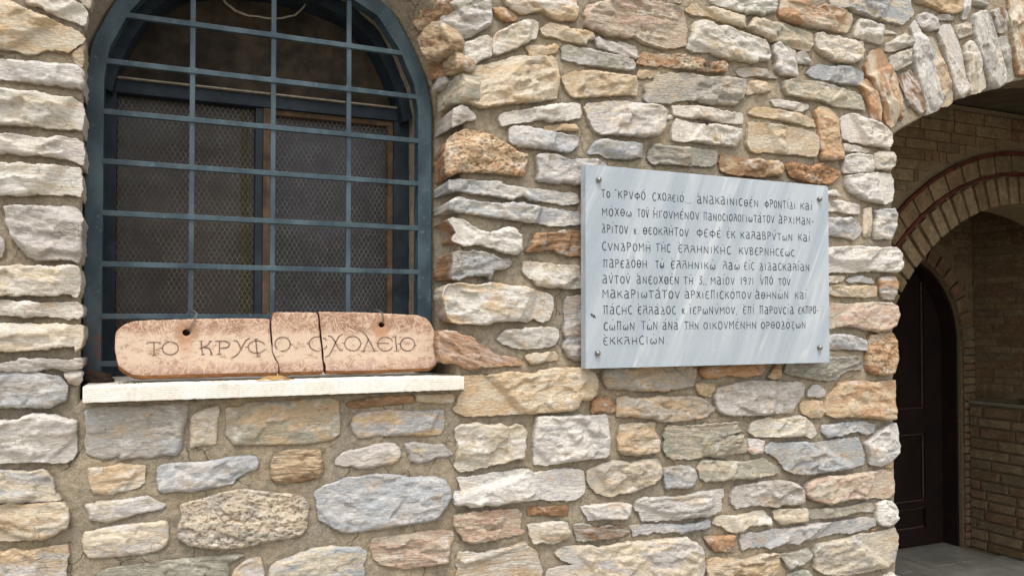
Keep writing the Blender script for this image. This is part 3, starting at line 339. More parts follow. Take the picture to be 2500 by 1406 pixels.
TEXT = [
[('To', 1.1164, 1.9543, 1.1456, 1.9546), ('"KPVΦO\'', 1.1603, 1.9547, 1.2625, 1.9557), ("CXOΛEIO'.,,", 1.2862, 1.9559, 1.4208, 1.9572), ("A`NAKAINICΘE'N", 1.4428, 1.9574, 1.6727, 1.9595), ("ΦPONTI'ΔI", 1.6967, 1.9597, 1.8194, 1.9609), ("KAI'", 1.8395, 1.9611, 1.8885, 1.9615)],
[("MO'XΘω_", 1.1189, 1.9026, 1.2155, 1.9042), ('TOV~', 1.2347, 1.9045, 1.2734, 1.9051), ("H`ΓOVME'NOV", 1.2888, 1.9054, 1.4499, 1.908), ("ΠANOCIOΛOΓIωTA'TOV", 1.4648, 1.9083, 1.7334, 1.9126), ('A`PXIMAN-', 1.7513, 1.9129, 1.8949, 1.9152)],
[("ΔPI'TOV", 1.1175, 1.8551, 1.2031, 1.8557), ('k.', 1.2236, 1.8559, 1.24, 1.856), ("ΘEOKΛH'TOV", 1.2538, 1.8561, 1.4115, 1.8573), ("ΦEΦE'", 1.4408, 1.8575, 1.529, 1.8582), ("E'K", 1.5497, 1.8583, 1.5826, 1.8586), ("KAΛABPV'TωN", 1.6027, 1.8587, 1.8068, 1.8602), ("KAI'", 1.8301, 1.8604, 1.879, 1.8608)],
[('CVNΔPOMH_~', 1.1187, 1.8061, 1.2794, 1.8074), ('TH~C', 1.2968, 1.8076, 1.3477, 1.808), ('E`ΛΛHNIKH~C', 1.3749, 1.8082, 1.5668, 1.8098), ("KVBEPNH'CEωC", 1.5969, 1.8101, 1.8146, 1.8119)],
[("ΠAPEΔO'ΘH", 1.1212, 1.7578, 1.2666, 1.7596), ('Tω_~', 1.2952, 1.76, 1.3247, 1.7603), ('E`ΛΛHNIKω_~', 1.3489, 1.7606, 1.5087, 1.7626), ('ΛAω_~', 1.5359, 1.763, 1.5983, 1.7638), ("EI'C", 1.616, 1.764, 1.6553, 1.7645), ("ΔIΔACKAΛI'AN", 1.6743, 1.7647, 1.8755, 1.7672)],
[("AV'TOV~", 1.1197, 1.7125, 1.2102, 1.7136), ("A`NEOXΘE'N", 1.2312, 1.7139, 1.3773, 1.7156), ('TH_~', 1.3932, 1.7158, 1.4267, 1.7162), ('3,,', 1.4483, 1.7165, 1.4762, 1.7168), ("MAI'OV", 1.4912, 1.717, 1.5785, 1.718), ('1971', 1.6009, 1.7183, 1.6526, 1.7189), ("V`ΠO'", 1.6771, 1.7192, 1.7269, 1.7198), ('TOV~', 1.7479, 1.7201, 1.7955, 1.7206)],
[("MAKAPIωTA'TOV", 1.1196, 1.6716, 1.3786, 1.6738), ("A`PXIEΠICKO'ΠOV", 1.3968, 1.674, 1.642, 1.676), ('A`ΘHNω~N', 1.6577, 1.6762, 1.7885, 1.6773), ("KAI'", 1.8142, 1.6775, 1.8636, 1.6779)],
[("ΠA'CHC", 1.1216, 1.6261, 1.2167, 1.6267), ("E`ΛΛA'ΔOC", 1.235, 1.6269, 1.3661, 1.6278), ('k.', 1.387, 1.6279, 1.4058, 1.628), ("I`EPωNV'MOV,", 1.4145, 1.6281, 1.5886, 1.6293), ("E`ΠI'", 1.6103, 1.6294, 1.6537, 1.6297), ("ΠAPOVCI'A", 1.6732, 1.6298, 1.8096, 1.6308), ('E`KΠPO-', 1.8279, 1.6309, 1.9124, 1.6315)],
[("Cω'ΠωN", 1.1233, 1.5819, 1.2253, 1.5823), ('Tω~N', 1.2465, 1.5824, 1.3028, 1.5826), ("A'NA'", 1.319, 1.5827, 1.3738, 1.5829), ('THN', 1.395, 1.583, 1.4465, 1.5832), ("OIKOVME'NHN", 1.4638, 1.5833, 1.6617, 1.5841), ("O`PΘOΔO'ΞωN", 1.6792, 1.5842, 1.8576, 1.585)],
[('E`KKΛHCIω~N.', 1.1214, 1.54, 1.3379, 1.5416)],
]
SIGN_FRAGMENTS = [[(-0.1095,1.5714),(-0.1102,1.5525),(-0.1092,1.5336),(-0.1056,1.5147),(-0.1021,1.5033),(-0.0901,1.4917),(-0.0763,1.4828),(-0.0556,1.4779),(-0.0066,1.4786),(0.0471,1.4791),(0.1020,1.4789),(0.1771,1.4791),(0.2351,1.4784),(0.2547,1.4786),(0.2546,1.4918),(0.2536,1.4999),(0.2466,1.5102),(0.2397,1.5266),(0.2386,1.5368),(0.2365,1.5550),(0.2345,1.5733),(0.2328,1.5916),(0.2338,1.6119),(0.1572,1.6127),(0.0825,1.6115),(0.0101,1.6094),(-0.0428,1.6074),(-0.0740,1.6045),(-0.0911,1.5978),(-0.1029,1.5884),(-0.1079,1.5789)],[(0.2449,1.6272),(0.2401,1.6200),(0.2378,1.6058),(0.2371,1.5896),(0.2392,1.5692),(0.2405,1.5530),(0.2398,1.5367),(0.2410,1.5276),(0.2490,1.5122),(0.2549,1.5020),(0.2570,1.4917),(0.2574,1.4785),(0.2944,1.4790),(0.3347,1.4793),(0.3644,1.4794),(0.3653,1.4894),(0.3622,1.5061),(0.3606,1.5269),(0.3585,1.5477),(0.3557,1.5685),(0.3535,1.5893),(0.3524,1.6059),(0.3503,1.6205),(0.3472,1.6284),(0.2935,1.6281),(0.2538,1.6283)],[(0.3517,1.6299),(0.3544,1.6205),(0.3565,1.6060),(0.3583,1.5893),(0.3598,1.5685),(0.3630,1.5477),(0.3652,1.5268),(0.3665,1.5060),(0.3707,1.4934),(0.3720,1.4799),(0.4174,1.4788),(0.4811,1.4779),(0.5465,1.4794),(0.6135,1.4801),(0.6477,1.4811),(0.6638,1.4895),(0.6741,1.5047),(0.6741,1.5180),(0.6706,1.5357),(0.6648,1.5600),(0.6578,1.5843),(0.6497,1.6019),(0.6360,1.6151),(0.6132,1.6216),(0.5906,1.6236),(0.5240,1.6266),(0.4591,1.6290),(0.3957,1.6295)]]
SIGN_HOLES = [(0.0418,1.5783),(0.5149,1.5965)]
SIGN_LETTERS = [
[[(-0.0441,1.5522),(-0.0424,1.5553),(-0.0389,1.5562),(-0.0143,1.5558),(-0.0160,1.5512)],[(-0.0284,1.5555),(-0.0279,1.5401),(-0.0281,1.5257)],[(-0.0334,1.5249),(-0.0228,1.5257)]],
[[(0.0246,1.5414),(0.0239,1.5370),(0.0218,1.5331),(0.0186,1.5299),(0.0145,1.5274),(0.0097,1.5263),(0.0047,1.5264),(-0.0001,1.5276),(-0.0042,1.5302),(-0.0074,1.5335),(-0.0095,1.5374),(-0.0103,1.5419),(-0.0096,1.5463),(-0.0075,1.5501),(-0.0044,1.5534),(-0.0003,1.5558),(0.0045,1.5570),(0.0095,1.5569),(0.0143,1.5557),(0.0184,1.5531),(0.0217,1.5498),(0.0238,1.5459),(0.0246,1.5414)],[(-0.0174,1.5423),(-0.0103,1.5428)]],
[[(0.0749,1.5575),(0.0761,1.5388),(0.0791,1.5260)],[(0.0701,1.5579),(0.0796,1.5580)],[(0.0749,1.5251),(0.0835,1.5258)],[(0.0962,1.5573),(0.0889,1.5475),(0.0761,1.5418)],[(0.0794,1.5427),(0.0904,1.5420),(0.0956,1.5376),(0.0988,1.5257)],[(0.0918,1.5577),(0.0999,1.5573)],[(0.0946,1.5252),(0.1020,1.5255)],[(0.0706,1.5407),(0.0775,1.5408)]],
[[(0.1162,1.5565),(0.1164,1.5383),(0.1155,1.5261)],[(0.1055,1.5570),(0.1162,1.5577),(0.1293,1.5572),(0.1378,1.5530),(0.1391,1.5470),(0.1350,1.5417),(0.1186,1.5399)],[(0.1087,1.5254),(0.1211,1.5264)]],
[[(0.1481,1.5582),(0.1547,1.5582),(0.1595,1.5527),(0.1634,1.5437),(0.1662,1.5393)],[(0.1865,1.5639),(0.1785,1.5606),(0.1728,1.5516),(0.1672,1.5397),(0.1587,1.5258),(0.1522,1.5199),(0.1427,1.5165)]],
[[(0.2000,1.5618),(0.2017,1.5413),(0.2049,1.5195)],[(0.1954,1.5615),(0.2064,1.5626)],[(0.2014,1.5187),(0.2118,1.5197)],[(0.2218,1.5368),(0.2193,1.5334),(0.2160,1.5306),(0.2118,1.5284),(0.2070,1.5273),(0.2018,1.5270),(0.1967,1.5276),(0.1921,1.5293),(0.1881,1.5320),(0.1850,1.5350),(0.1830,1.5387),(0.1824,1.5425),(0.1830,1.5463),(0.1849,1.5499),(0.1879,1.5529),(0.1919,1.5555),(0.1965,1.5570),(0.2016,1.5576),(0.2068,1.5571),(0.2116,1.5559),(0.2159,1.5536),(0.2192,1.5508),(0.2218,1.5473)],[(0.1744,1.5416),(0.1824,1.5439)]],
[[(0.2520,1.5358),(0.2488,1.5393),(0.2466,1.5436),(0.2458,1.5481),(0.2462,1.5525),(0.2477,1.5570),(0.2504,1.5606),(0.2542,1.5636),(0.2585,1.5655),(0.2632,1.5662),(0.2682,1.5658),(0.2728,1.5641),(0.2767,1.5614),(0.2798,1.5577),(0.2818,1.5536),(0.2826,1.5489),(0.2820,1.5444),(0.2805,1.5401),(0.2775,1.5365),(0.2737,1.5335),(0.2694,1.5317),(0.2646,1.5311),(0.2599,1.5318)],[(0.2820,1.5475),(0.2892,1.5476)]],
[[(0.3733,1.5563),(0.3691,1.5618),(0.3633,1.5635)],[(0.3547,1.5664),(0.3424,1.5661),(0.3327,1.5600),(0.3282,1.5501),(0.3320,1.5387),(0.3426,1.5313),(0.3549,1.5299)],[(0.3655,1.5347),(0.3702,1.5382),(0.3733,1.5438)],[(0.3226,1.5501),(0.3299,1.5505)]],
[[(0.3757,1.5680),(0.3819,1.5684),(0.3881,1.5631),(0.3961,1.5494),(0.4035,1.5357),(0.4077,1.5315),(0.4146,1.5314)],[(0.4144,1.5732),(0.4044,1.5682),(0.3951,1.5515),(0.3858,1.5307),(0.3786,1.5183),(0.3683,1.5139)]],
[[(0.4601,1.5484),(0.4592,1.5431),(0.4567,1.5382),(0.4529,1.5342),(0.4480,1.5316),(0.4423,1.5302),(0.4363,1.5302),(0.4306,1.5318),(0.4257,1.5346),(0.4219,1.5386),(0.4194,1.5435),(0.4185,1.5488),(0.4193,1.5540),(0.4218,1.5588),(0.4256,1.5628),(0.4305,1.5655),(0.4362,1.5670),(0.4421,1.5669),(0.4478,1.5654),(0.4527,1.5626),(0.4566,1.5586),(0.4592,1.5537),(0.4601,1.5484)],[(0.4107,1.5503),(0.4181,1.5492)],[(0.4605,1.5484),(0.4645,1.5487)]],
[[(0.4512,1.5811),(0.4561,1.5823),(0.4646,1.5806),(0.4743,1.5689),(0.4852,1.5507),(0.4950,1.5314),(0.4982,1.5281)],[(0.4808,1.5609),(0.4749,1.5455),(0.4670,1.5290)],[(0.4595,1.5284),(0.4734,1.5287)],[(0.4896,1.5276),(0.5052,1.5287)]],
[[(0.5452,1.5523),(0.5396,1.5609),(0.5242,1.5649),(0.5111,1.5616),(0.5047,1.5505),(0.5058,1.5376),(0.5156,1.5294),(0.5288,1.5279),(0.5397,1.5319),(0.5445,1.5398)],[(0.5058,1.5483),(0.5243,1.5490),(0.5357,1.5476)],[(0.4992,1.5488),(0.5047,1.5483)]],
[[(0.5518,1.5656),(0.5540,1.5457),(0.5563,1.5280)],[(0.5445,1.5648),(0.5555,1.5664)],[(0.5490,1.5268),(0.5623,1.5283)]],
[[(0.6050,1.5447),(0.6041,1.5397),(0.6019,1.5352),(0.5983,1.5313),(0.5936,1.5286),(0.5882,1.5273),(0.5824,1.5274),(0.5770,1.5288),(0.5723,1.5317),(0.5687,1.5356),(0.5665,1.5402),(0.5656,1.5452),(0.5665,1.5501),(0.5687,1.5546),(0.5722,1.5585),(0.5769,1.5613),(0.5823,1.5626),(0.5881,1.5625),(0.5935,1.5612),(0.5982,1.5583),(0.6018,1.5544),(0.6041,1.5498),(0.6050,1.5447)],[(0.5596,1.5474),(0.5662,1.5460)],[(0.6048,1.5419),(0.6098,1.5425)]],
]

# ------------------------------------------------------------------ numeric noise
def _hash(ix, iy, seed):
    h = (ix.astype(np.int64)*374761393 + iy.astype(np.int64)*668265263 + seed*974711) & 0xffffffff
    h = ((h ^ (h >> 13))*1274126177) & 0xffffffff
    h = (h ^ (h >> 16))
    return h
def pnoise(x, y, seed=0):
    x = np.asarray(x, float); y = np.asarray(y, float)
    ix = np.floor(x); iy = np.floor(y); fx = x-ix; fy = y-iy
    def g(dx, dy):
        a = _hash(ix+dx, iy+dy, seed)/4294967295.0*2*math.pi
        return np.cos(a)*(fx-dx)+np.sin(a)*(fy-dy)
    u = fx*fx*fx*(fx*(fx*6-15)+10); v = fy*fy*fy*(fy*(fy*6-15)+10)
    a = g(0,0)*(1-u)+g(1,0)*u; b = g(0,1)*(1-u)+g(1,1)*u
    return (a*(1-v)+b*v)*1.5
def fbm(x, y, seed=0, o=4, gain=.5):
    s = 0; a = 1; t = 0
    for k in range(o):
        s = s+a*pnoise(x*2**k, y*2**k, seed+k*17); t += a; a *= gain
    return s/t*1.4
def sstep(a, b, x):
    t = np.clip((x-a)/(b-a), 0, 1); return t*t*(3-2*t)
def terrace(h, n, w=.18):
    t = h*n; f = np.floor(t); r = t-f
    return (f+sstep(.5-w, .5+w, r))/n

# ------------------------------------------------------------------ mesh helpers
def mesh_obj(name, verts, faces, mat=None, parent=None, smooth=False, loc=None):
    me = bpy.data.meshes.new(name)
    me.from_pydata([tuple(v) for v in verts], [], faces)
    if mat:
        for m in (mat if isinstance(mat, (list, tuple)) else [mat]): me.materials.append(m)
    if smooth: me.shade_smooth()
    me.update()
    o = bpy.data.objects.new(name, me); col.objects.link(o)
    if parent: o.parent = parent
    if loc is not None: o.location = loc
    return o
def empty(name, loc, label=None, cat=None, group=None):
    o = bpy.data.objects.new(name, None); col.objects.link(o)
    o.location = loc; o.empty_display_size = .1
    if label: o['label'] = label
    if cat: o['category'] = cat
    if group: o['group'] = group
    bpy.context.view_layer.update()
    return o
def adopt(o, parent):
    """parent o to an empty that is not rotated, keeping o where it is"""
    o.location = Vector(o.location)-Vector(parent.location); o.parent = parent
class MB:
    def __init__(s): s.v = []; s.f = []; s.mi = []
    def add(s, vs_, fs, m=0):
        b = len(s.v); s.v += [tuple(v) for v in vs_]; s.f += [tuple(i+b for i in f) for f in fs]; s.mi += [m]*len(fs)
    def box(s, x0, x1, y0, y1, z0, z1, m=0, bev=0.0):
        if bev <= 0:
            s.add([(x0,y0,z0),(x1,y0,z0),(x1,y1,z0),(x0,y1,z0),(x0,y0,z1),(x1,y0,z1),(x1,y1,z1),(x0,y1,z1)],
                  [(0,3,2,1),(4,5,6,7),(0,1,5,4),(1,2,6,5),(2,3,7,6),(3,0,4,7)], m)
            return
        bm = bmesh.new(); bmesh.ops.create_cube(bm, size=1)
        for v in bm.verts:
            v.co = Vector(((x0+x1)/2+v.co.x*(x1-x0), (y0+y1)/2+v.co.y*(y1-y0), (z0+z1)/2+v.co.z*(z1-z0)))
        bmesh.ops.bevel(bm, geom=bm.edges[:], offset=bev, segments=2, affect='EDGES', profile=.6)
        bm.verts.index_update()
        s.add([v.co for v in bm.verts], [[v.index for v in f.verts] for f in bm.faces], m); bm.free()
    def tube(s, pts, r, n=8, m=0, cap=True):
        pts = [Vector(p) for p in pts]; b = len(s.v); up = None
        for i, p in enumerate(pts):
            t = (pts[min(i+1, len(pts)-1)]-pts[max(i-1, 0)]).normalized()
            if up is None: up = t.orthogonal().normalized()
            up = (up-t*up.dot(t)).normalized(); q = t.cross(up)
            rr = r[i] if isinstance(r, (list, tuple)) else r
            for k in range(n):
                a = 2*math.pi*k/n; s.v.append(tuple(p+up*math.cos(a)*rr+q*math.sin(a)*rr))
        for i in range(len(pts)-1):
            for k in range(n):
                s.f.append((b+i*n+k, b+i*n+(k+1)%n, b+(i+1)*n+(k+1)%n, b+(i+1)*n+k)); s.mi.append(m)
        if cap:
            s.f.append(tuple(b+k for k in range(n))[::-1]); s.mi.append(m)
            s.f.append(tuple(b+(len(pts)-1)*n+k for k in range(n))); s.mi.append(m)
    def build(s, name, mat, parent=None, smooth=False, loc=(0,0,0)):
        vv = [(v[0]-loc[0], v[1]-loc[1], v[2]-loc[2]) for v in s.v]
        o = mesh_obj(name, vv, s.f, mat, None, smooth, loc)
        if any(s.mi): o.data.polygons.foreach_set('material_index', s.mi)
        if parent: adopt(o, parent)
        return o

# ------------------------------------------------------------------ node helpers
class NT:
    def __init__(s, name):
        s.m = bpy.data.materials.new(name); s.m.use_nodes = True
        s.t = s.m.node_tree; s.n = s.t.nodes; s.n.clear()
        s.out = s.n.new('ShaderNodeOutputMaterial'); s.b = s.n.new('ShaderNodeBsdfPrincipled')
        s.t.links.new(s.b.outputs[0], s.out.inputs[0])
        s.b.inputs['Roughness'].default_value = .85
        s.b.inputs['Specular IOR Level'].default_value = .3
    def L(s, a, b): s.t.links.new(a, b)
    def put(s, sock, v):
        if hasattr(v, 'is_output') or hasattr(v, 'links'): s.L(v, sock)
        else: sock.default_value = v
    def pos(s):
        return s.n.new('ShaderNodeNewGeometry').outputs['Position']
    def attr(s, name, vec=True):
        a = s.n.new('ShaderNodeAttribute'); a.attribute_name = name
        return a.outputs['Vector'] if vec == 'v' else (a.outputs['Color'] if vec else a.outputs['Fac'])
    def map(s, v, scale=(1,1,1), rot=(0,0,0), loc=(0,0,0)):
        m = s.n.new('ShaderNodeMapping'); s.L(v, m.inputs['Vector'])
        m.inputs['Scale'].default_value = scale; m.inputs['Rotation'].default_value = rot; m.inputs['Location'].default_value = loc
        return m.outputs[0]
    def noise(s, v, scale, detail=5, rough=.55, dist=0.0, colr=False):
        n = s.n.new('ShaderNodeTexNoise'); s.L(v, n.inputs['Vector'])
        n.inputs['Scale'].default_value = scale; n.inputs['Detail'].default_value = detail
        n.inputs['Roughness'].default_value = rough; n.inputs['Distortion'].default_value = dist
        return n.outputs['Color'] if colr else n.outputs['Fac']
    def vor(s, v, scale, feat='F1', out='Distance'):
        n = s.n.new('ShaderNodeTexVoronoi'); n.feature = feat; s.L(v, n.inputs['Vector'])
        n.inputs['Scale'].default_value = scale
        return n.outputs[out]
    def ramp(s, f, a, b, lo=0.0, hi=1.0):
        n = s.n.new('ShaderNodeMapRange'); n.interpolation_type = 'SMOOTHSTEP'; s.put(n.inputs['Value'], f)
        n.inputs['From Min'].default_value = a; n.inputs['From Max'].default_value = b
        n.inputs['To Min'].default_value = lo; n.inputs['To Max'].default_value = hi
        return n.outputs['Result']
    def mix(s, f, a, b, mode='MIX'):
        n = s.n.new('ShaderNodeMix'); n.data_type = 'RGBA'; n.blend_type = mode
        s.put(n.inputs[0], f); s.put(n.inputs[6], a); s.put(n.inputs[7], b)
        return n.outputs[2]
    def math(s, op, a, b=0.0):
        n = s.n.new('ShaderNodeMath'); n.operation = op; s.put(n.inputs[0], a); s.put(n.inputs[1], b)
        return n.outputs[0]
    def vadd(s, a, b, k=1.0):
        sc = s.n.new('ShaderNodeVectorMath'); sc.operation = 'SCALE'; s.L(b, sc.inputs[0]); sc.inputs[3].default_value = k
        n = s.n.new('ShaderNodeVectorMath'); n.operation = 'ADD'; s.L(a, n.inputs[0]); s.L(sc.outputs[0], n.inputs[1])
        return n.outputs[0]
    def val(s, c, v):        # multiply a colour by a grey factor
        n = s.n.new('ShaderNodeVectorMath'); n.operation = 'SCALE'; s.put(n.inputs[0], c); s.put(n.inputs[3], v)
        return n.outputs[0]
    def bump(s, h, strength, dist, prev=None):
        n = s.n.new('ShaderNodeBump'); s.L(h, n.inputs['Height'])
        n.inputs['Strength'].default_value = strength; n.inputs['Distance'].default_value = dist
        if prev: s.L(prev, n.inputs['Normal'])
        return n.outputs[0]
    def done(s, color, rough=None, normal=None):
        s.put(s.b.inputs['Base Color'], color)
        if rough is not None: s.put(s.b.inputs['Roughness'], rough)
        if normal is not None: s.L(normal, s.b.inputs['Normal'])
        return s.m
def lin(r, g, b, k=1.0):
    f = lambda c: ((c/255+.055)/1.055)**2.4 if c > 10 else c/255/12.92
    return (f(r)*k, f(g)*k, f(b)*k, 1.0)

# ------------------------------------------------------------------ materials
K = .72
PAL = {'w': lin(230,222,209,K), 'c': lin(216,201,176,K), 't': lin(210,184,149,K), 'o': lin(194,152,114,K),
       'b': lin(150,116,84,K), 'g': lin(184,176,164,K), 'gb': lin(180,181,181,K), 'l': lin(210,203,196,K),
       'gg': lin(172,168,150,K), 'p': lin(208,178,156,K)}
def stone_material():
    t = NT('split_stone')
    sc = t.attr('strata', 'v'); c1 = t.attr('c1'); c2 = t.attr('c2'); par = t.attr('par', 'v')
    sep = t.n.new('ShaderNodeSeparateXYZ'); t.L(par, sep.inputs[0])
    layered, porous, stain = sep.outputs[0], sep.outputs[1], sep.outputs[2]
    st = t.map(sc, (1, 3.2, 1)); st2 = t.map(sc, (1, 9, 1))
    big = t.noise(st, 9, 7, .62, .6)
    fac = t.ramp(big, .44, .60)
    c = t.mix(fac, c1, c2)
    lay = t.noise(st2, 14, 5, .6, .4)
    layf = t.math('MULTIPLY', t.ramp(lay, .46, .58), t.math('ADD', t.math('MULTIPLY', layered, .55), .12))
    c = t.mix(layf, c, t.val(c2, .78))
    crust = t.math('MULTIPLY', t.ramp(t.noise(t.map(sc, (1,1.8,1), loc=(3,7,1)), 17, 6, .65), .54, .66), .55)
    c = t.mix(crust, c, lin(229, 223, 213, K))
    rust = t.math('MULTIPLY', t.ramp(t.noise(t.map(sc, (1,1.5,1), loc=(11,2,5)), 12, 5, .6), .56, .70), .5)
    c = t.mix(rust, c, lin(206, 172, 128, K))
    grey = t.math('MULTIPLY', t.ramp(t.noise(t.map(sc, (1,2.2,1), loc=(1,12,9)), 15, 6, .6), .55, .68), .35)
    c = t.mix(grey, c, lin(170, 166, 158, K))
    mott = t.noise(st, 75, 6, .7)
    c = t.val(c, t.ramp(mott, .25, .75, .74, 1.2))
    fine = t.noise(sc, 420, 3, .6)
    c = t.val(c, t.ramp(fine, .3, .7, .88, 1.1))
    # dark flecks and fine broken lines along the layers
    fl = t.ramp(t.noise(t.map(sc, (1,4.5,1)), 110, 2, .5), .66, .74)
    c = t.mix(t.math('MULTIPLY', fl, .5), c, t.val(c2, .45))
    w = t.vadd(t.map(sc, (1,2.6,1)), t.noise(sc, 22, 3, .6, 0, True), .05)
    ck = t.vor(w, 22, 'DISTANCE_TO_EDGE')
    ckm = t.ramp(t.noise(sc, 16, 3), .50, .60)
    crack = t.math('MULTIPLY', t.ramp(ck, .0, .022, 1, 0), ckm)
    c = t.mix(t.math('MULTIPLY', crack, .55), c, t.val(c1, .38))
    pit = t.ramp(t.noise(t.map(sc, (1,1.7,1)), 95, 3, .6), .56, .63)
    pitf = t.math('MULTIPLY', pit, porous)
    c = t.mix(t.math('MULTIPLY', pitf, .6), c, lin(150,106,68,K))
    sp = t.math('MULTIPLY', t.ramp(t.noise(t.map(sc, (2.2,.8,1)), 26, 3), .60, .66), stain)
    c = t.mix(t.math('MULTIPLY', sp, .8), c, lin(196,160,90,K))
    # relief
    h = t.math('ADD', t.noise(st, 60, 8, .68), t.math('MULTIPLY', t.noise(st2, 40, 5, .6), t.math('ADD', t.math('MULTIPLY', layered, 1.2), .06)))
    h = t.math('SUBTRACT', h, t.math('MULTIPLY', crack, .35))
    h = t.math('SUBTRACT', h, t.math('MULTIPLY', pitf, 1.3))
    nb = t.bump(h, .9, .0042)
    nb = t.bump(t.noise(sc, 330, 3, .6), .35, .0009, nb)
    return t.done(c, .86, nb)
def mortar_material():
    t = NT('lime_mortar')
    p = t.pos()
    c = t.mix(t.ramp(t.noise(p, 3.2, 6, .6), .38, .62), lin(190,174,148,.72), lin(174,162,142,.66))
    c = t.mix(t.math('MULTIPLY', t.ramp(t.noise(p, 9, 5, .6), .5, .66), .5), c, lin(196,176,140,.74))
    c = t.mix(t.math('MULTIPLY', t.ramp(t.noise(p, 5.5, 4, .6), .56, .68), .4), c, lin(162,158,144,.66))
    c = t.val(c, t.ramp(t.noise(p, 60, 7, .75), .25, .75, .66, 1.26))
    c = t.val(c, t.ramp(t.noise(p, 380, 3, .7), .28, .72, .70, 1.24))
    v = t.vor(p, 150)
    g = t.math('MULTIPLY', t.ramp(v, .12, .22, 1, 0), t.ramp(t.noise(p, 90, 2), .52, .6))
    c = t.mix(t.math('MULTIPLY', g, .8), c, lin(226,216,196,.72))
    v2 = t.vor(t.map(p, loc=(3,1,2)), 210)
    g2 = t.math('MULTIPLY', t.ramp(v2, .10, .2, 1, 0), t.ramp(t.noise(p, 70, 2), .54, .6))
    c = t.mix(t.math('MULTIPLY', g2, .7), c, lin(110,98,82,.6))
    wv = t.vadd(p, t.noise(p, 14, 4, .6, 0, True), .05)
    mc = t.math('MULTIPLY', t.ramp(t.vor(wv, 11, 'DISTANCE_TO_EDGE'), .0, .014, 1, 0), t.ramp(t.noise(t.map(p, loc=(5,2,8)), 7, 3), .52, .60))
    c = t.mix(t.math('MULTIPLY', mc, .6), c, lin(96,84,68,.5))
    h = t.math('ADD', t.noise(p, 70, 8, .75), t.math('MULTIPLY', t.noise(p, 260, 4, .7), .45))
    h = t.math('SUBTRACT', t.math('ADD', h, t.math('MULTIPLY', g, .5)), t.math('MULTIPLY', mc, .6))
    nb = t.bump(h, 1.0, .0075)
    return t.done(c, .93, nb)
def metal_material():
    t = NT('blue_painted_iron')
    p = t.pos()
    c = t.mix(t.ramp(t.noise(t.map(p, (1,1,.5)), 14, 6, .6), .35, .68), lin(58,76,86,.60), lin(90,110,118,.60))
    c = t.mix(t.math('MULTIPLY', t.ramp(t.noise(p, 60, 4, .6), .60, .70), .35), c, lin(128,146,152,.7))
    sz = t.n.new('ShaderNodeSeparateXYZ'); t.L(p, sz.inputs[0])
    low = t.ramp(sz.outputs[2], 1.50, 1.72, 1, 0); lft = t.ramp(sz.outputs[0], -.12, -.02, 1, 0)
    r = t.math('MULTIPLY', t.ramp(t.noise(p, 55, 5, .65), .50, .58), t.math('MULTIPLY', low, lft))
    r = t.math('MAXIMUM', r, t.ramp(t.noise(p, 75, 4, .6), .69, .73))
    c = t.mix(t.math('MULTIPLY', r, .85), c, lin(112,72,46,.7))
    nb = t.bump(t.math('ADD', t.noise(p, 90, 5, .6), t.math('MULTIPLY', r, .6)), .35, .0012)
    return t.done(c, t.ramp(t.noise(p, 20, 3), .3, .7, .42, .62), nb)
def simple(name, c, rough=.8, ns=40, var=.25, bs=.3, bd=.002, c2=None):
    t = NT(name); p = t.pos()
    cc = t.mix(t.ramp(t.noise(p, ns*.3, 5, .6), .38, .62), c, c2 or c)
    cc = t.val(cc, t.ramp(t.noise(p, ns, 6, .65), .25, .75, 1-var, 1+var*.7))
    return t.done(cc, rough, t.bump(t.noise(p, ns*1.5, 6, .65), bs, bd))
def plaque_material():
    t = NT('pale_blue_grey_marble'); p = t.pos()
    q = t.map(p, (1,1,1), (0, R(-22), 0))          # streaks lean to the right going up
    s1 = t.map(q, (1, 1, .09))
    c = t.mix(t.ramp(t.noise(s1, 14, 6, .62, .5), .32, .68), lin(176,187,195,.68), lin(196,203,208,.72))
    c = t.mix(t.math('MULTIPLY', t.ramp(t.noise(t.map(q, (1,1,.14), loc=(4,0,2)), 30, 6, .6), .5, .7), .5), c, lin(170,180,192,.80))
    v = t.noise(t.map(q, (1,1,.07), loc=(2,3,7)), 7.5, 3, .5, .8)
    w = t.ramp(t.math('ABSOLUTE', t.math('SUBTRACT', v, .5)), .0, .022, 1, 0)
    msk = t.ramp(t.noise(q, 4.0, 2), .44, .62)
    c = t.mix(t.math('MULTIPLY', t.math('MULTIPLY', w, msk), .42), c, lin(226,228,226,.82))
    v = t.noise(t.map(q, (1,1,.16), loc=(8,3,1)), 16, 4, .5, .8)
    w = t.ramp(t.math('ABSOLUTE', t.math('SUBTRACT', v, .5)), .0, .012, 1, 0)
    c = t.mix(t.math('MULTIPLY', t.math('MULTIPLY', w, t.ramp(t.noise(q, 5, 2), .5, .62)), .35), c, lin(150,156,164,.8))
    c = t.val(c, t.ramp(t.noise(p, 260, 4, .6), .25, .75, .95, 1.04))
    return t.done(c, .38, t.bump(t.noise(p, 35, 5, .6), .08, .001))
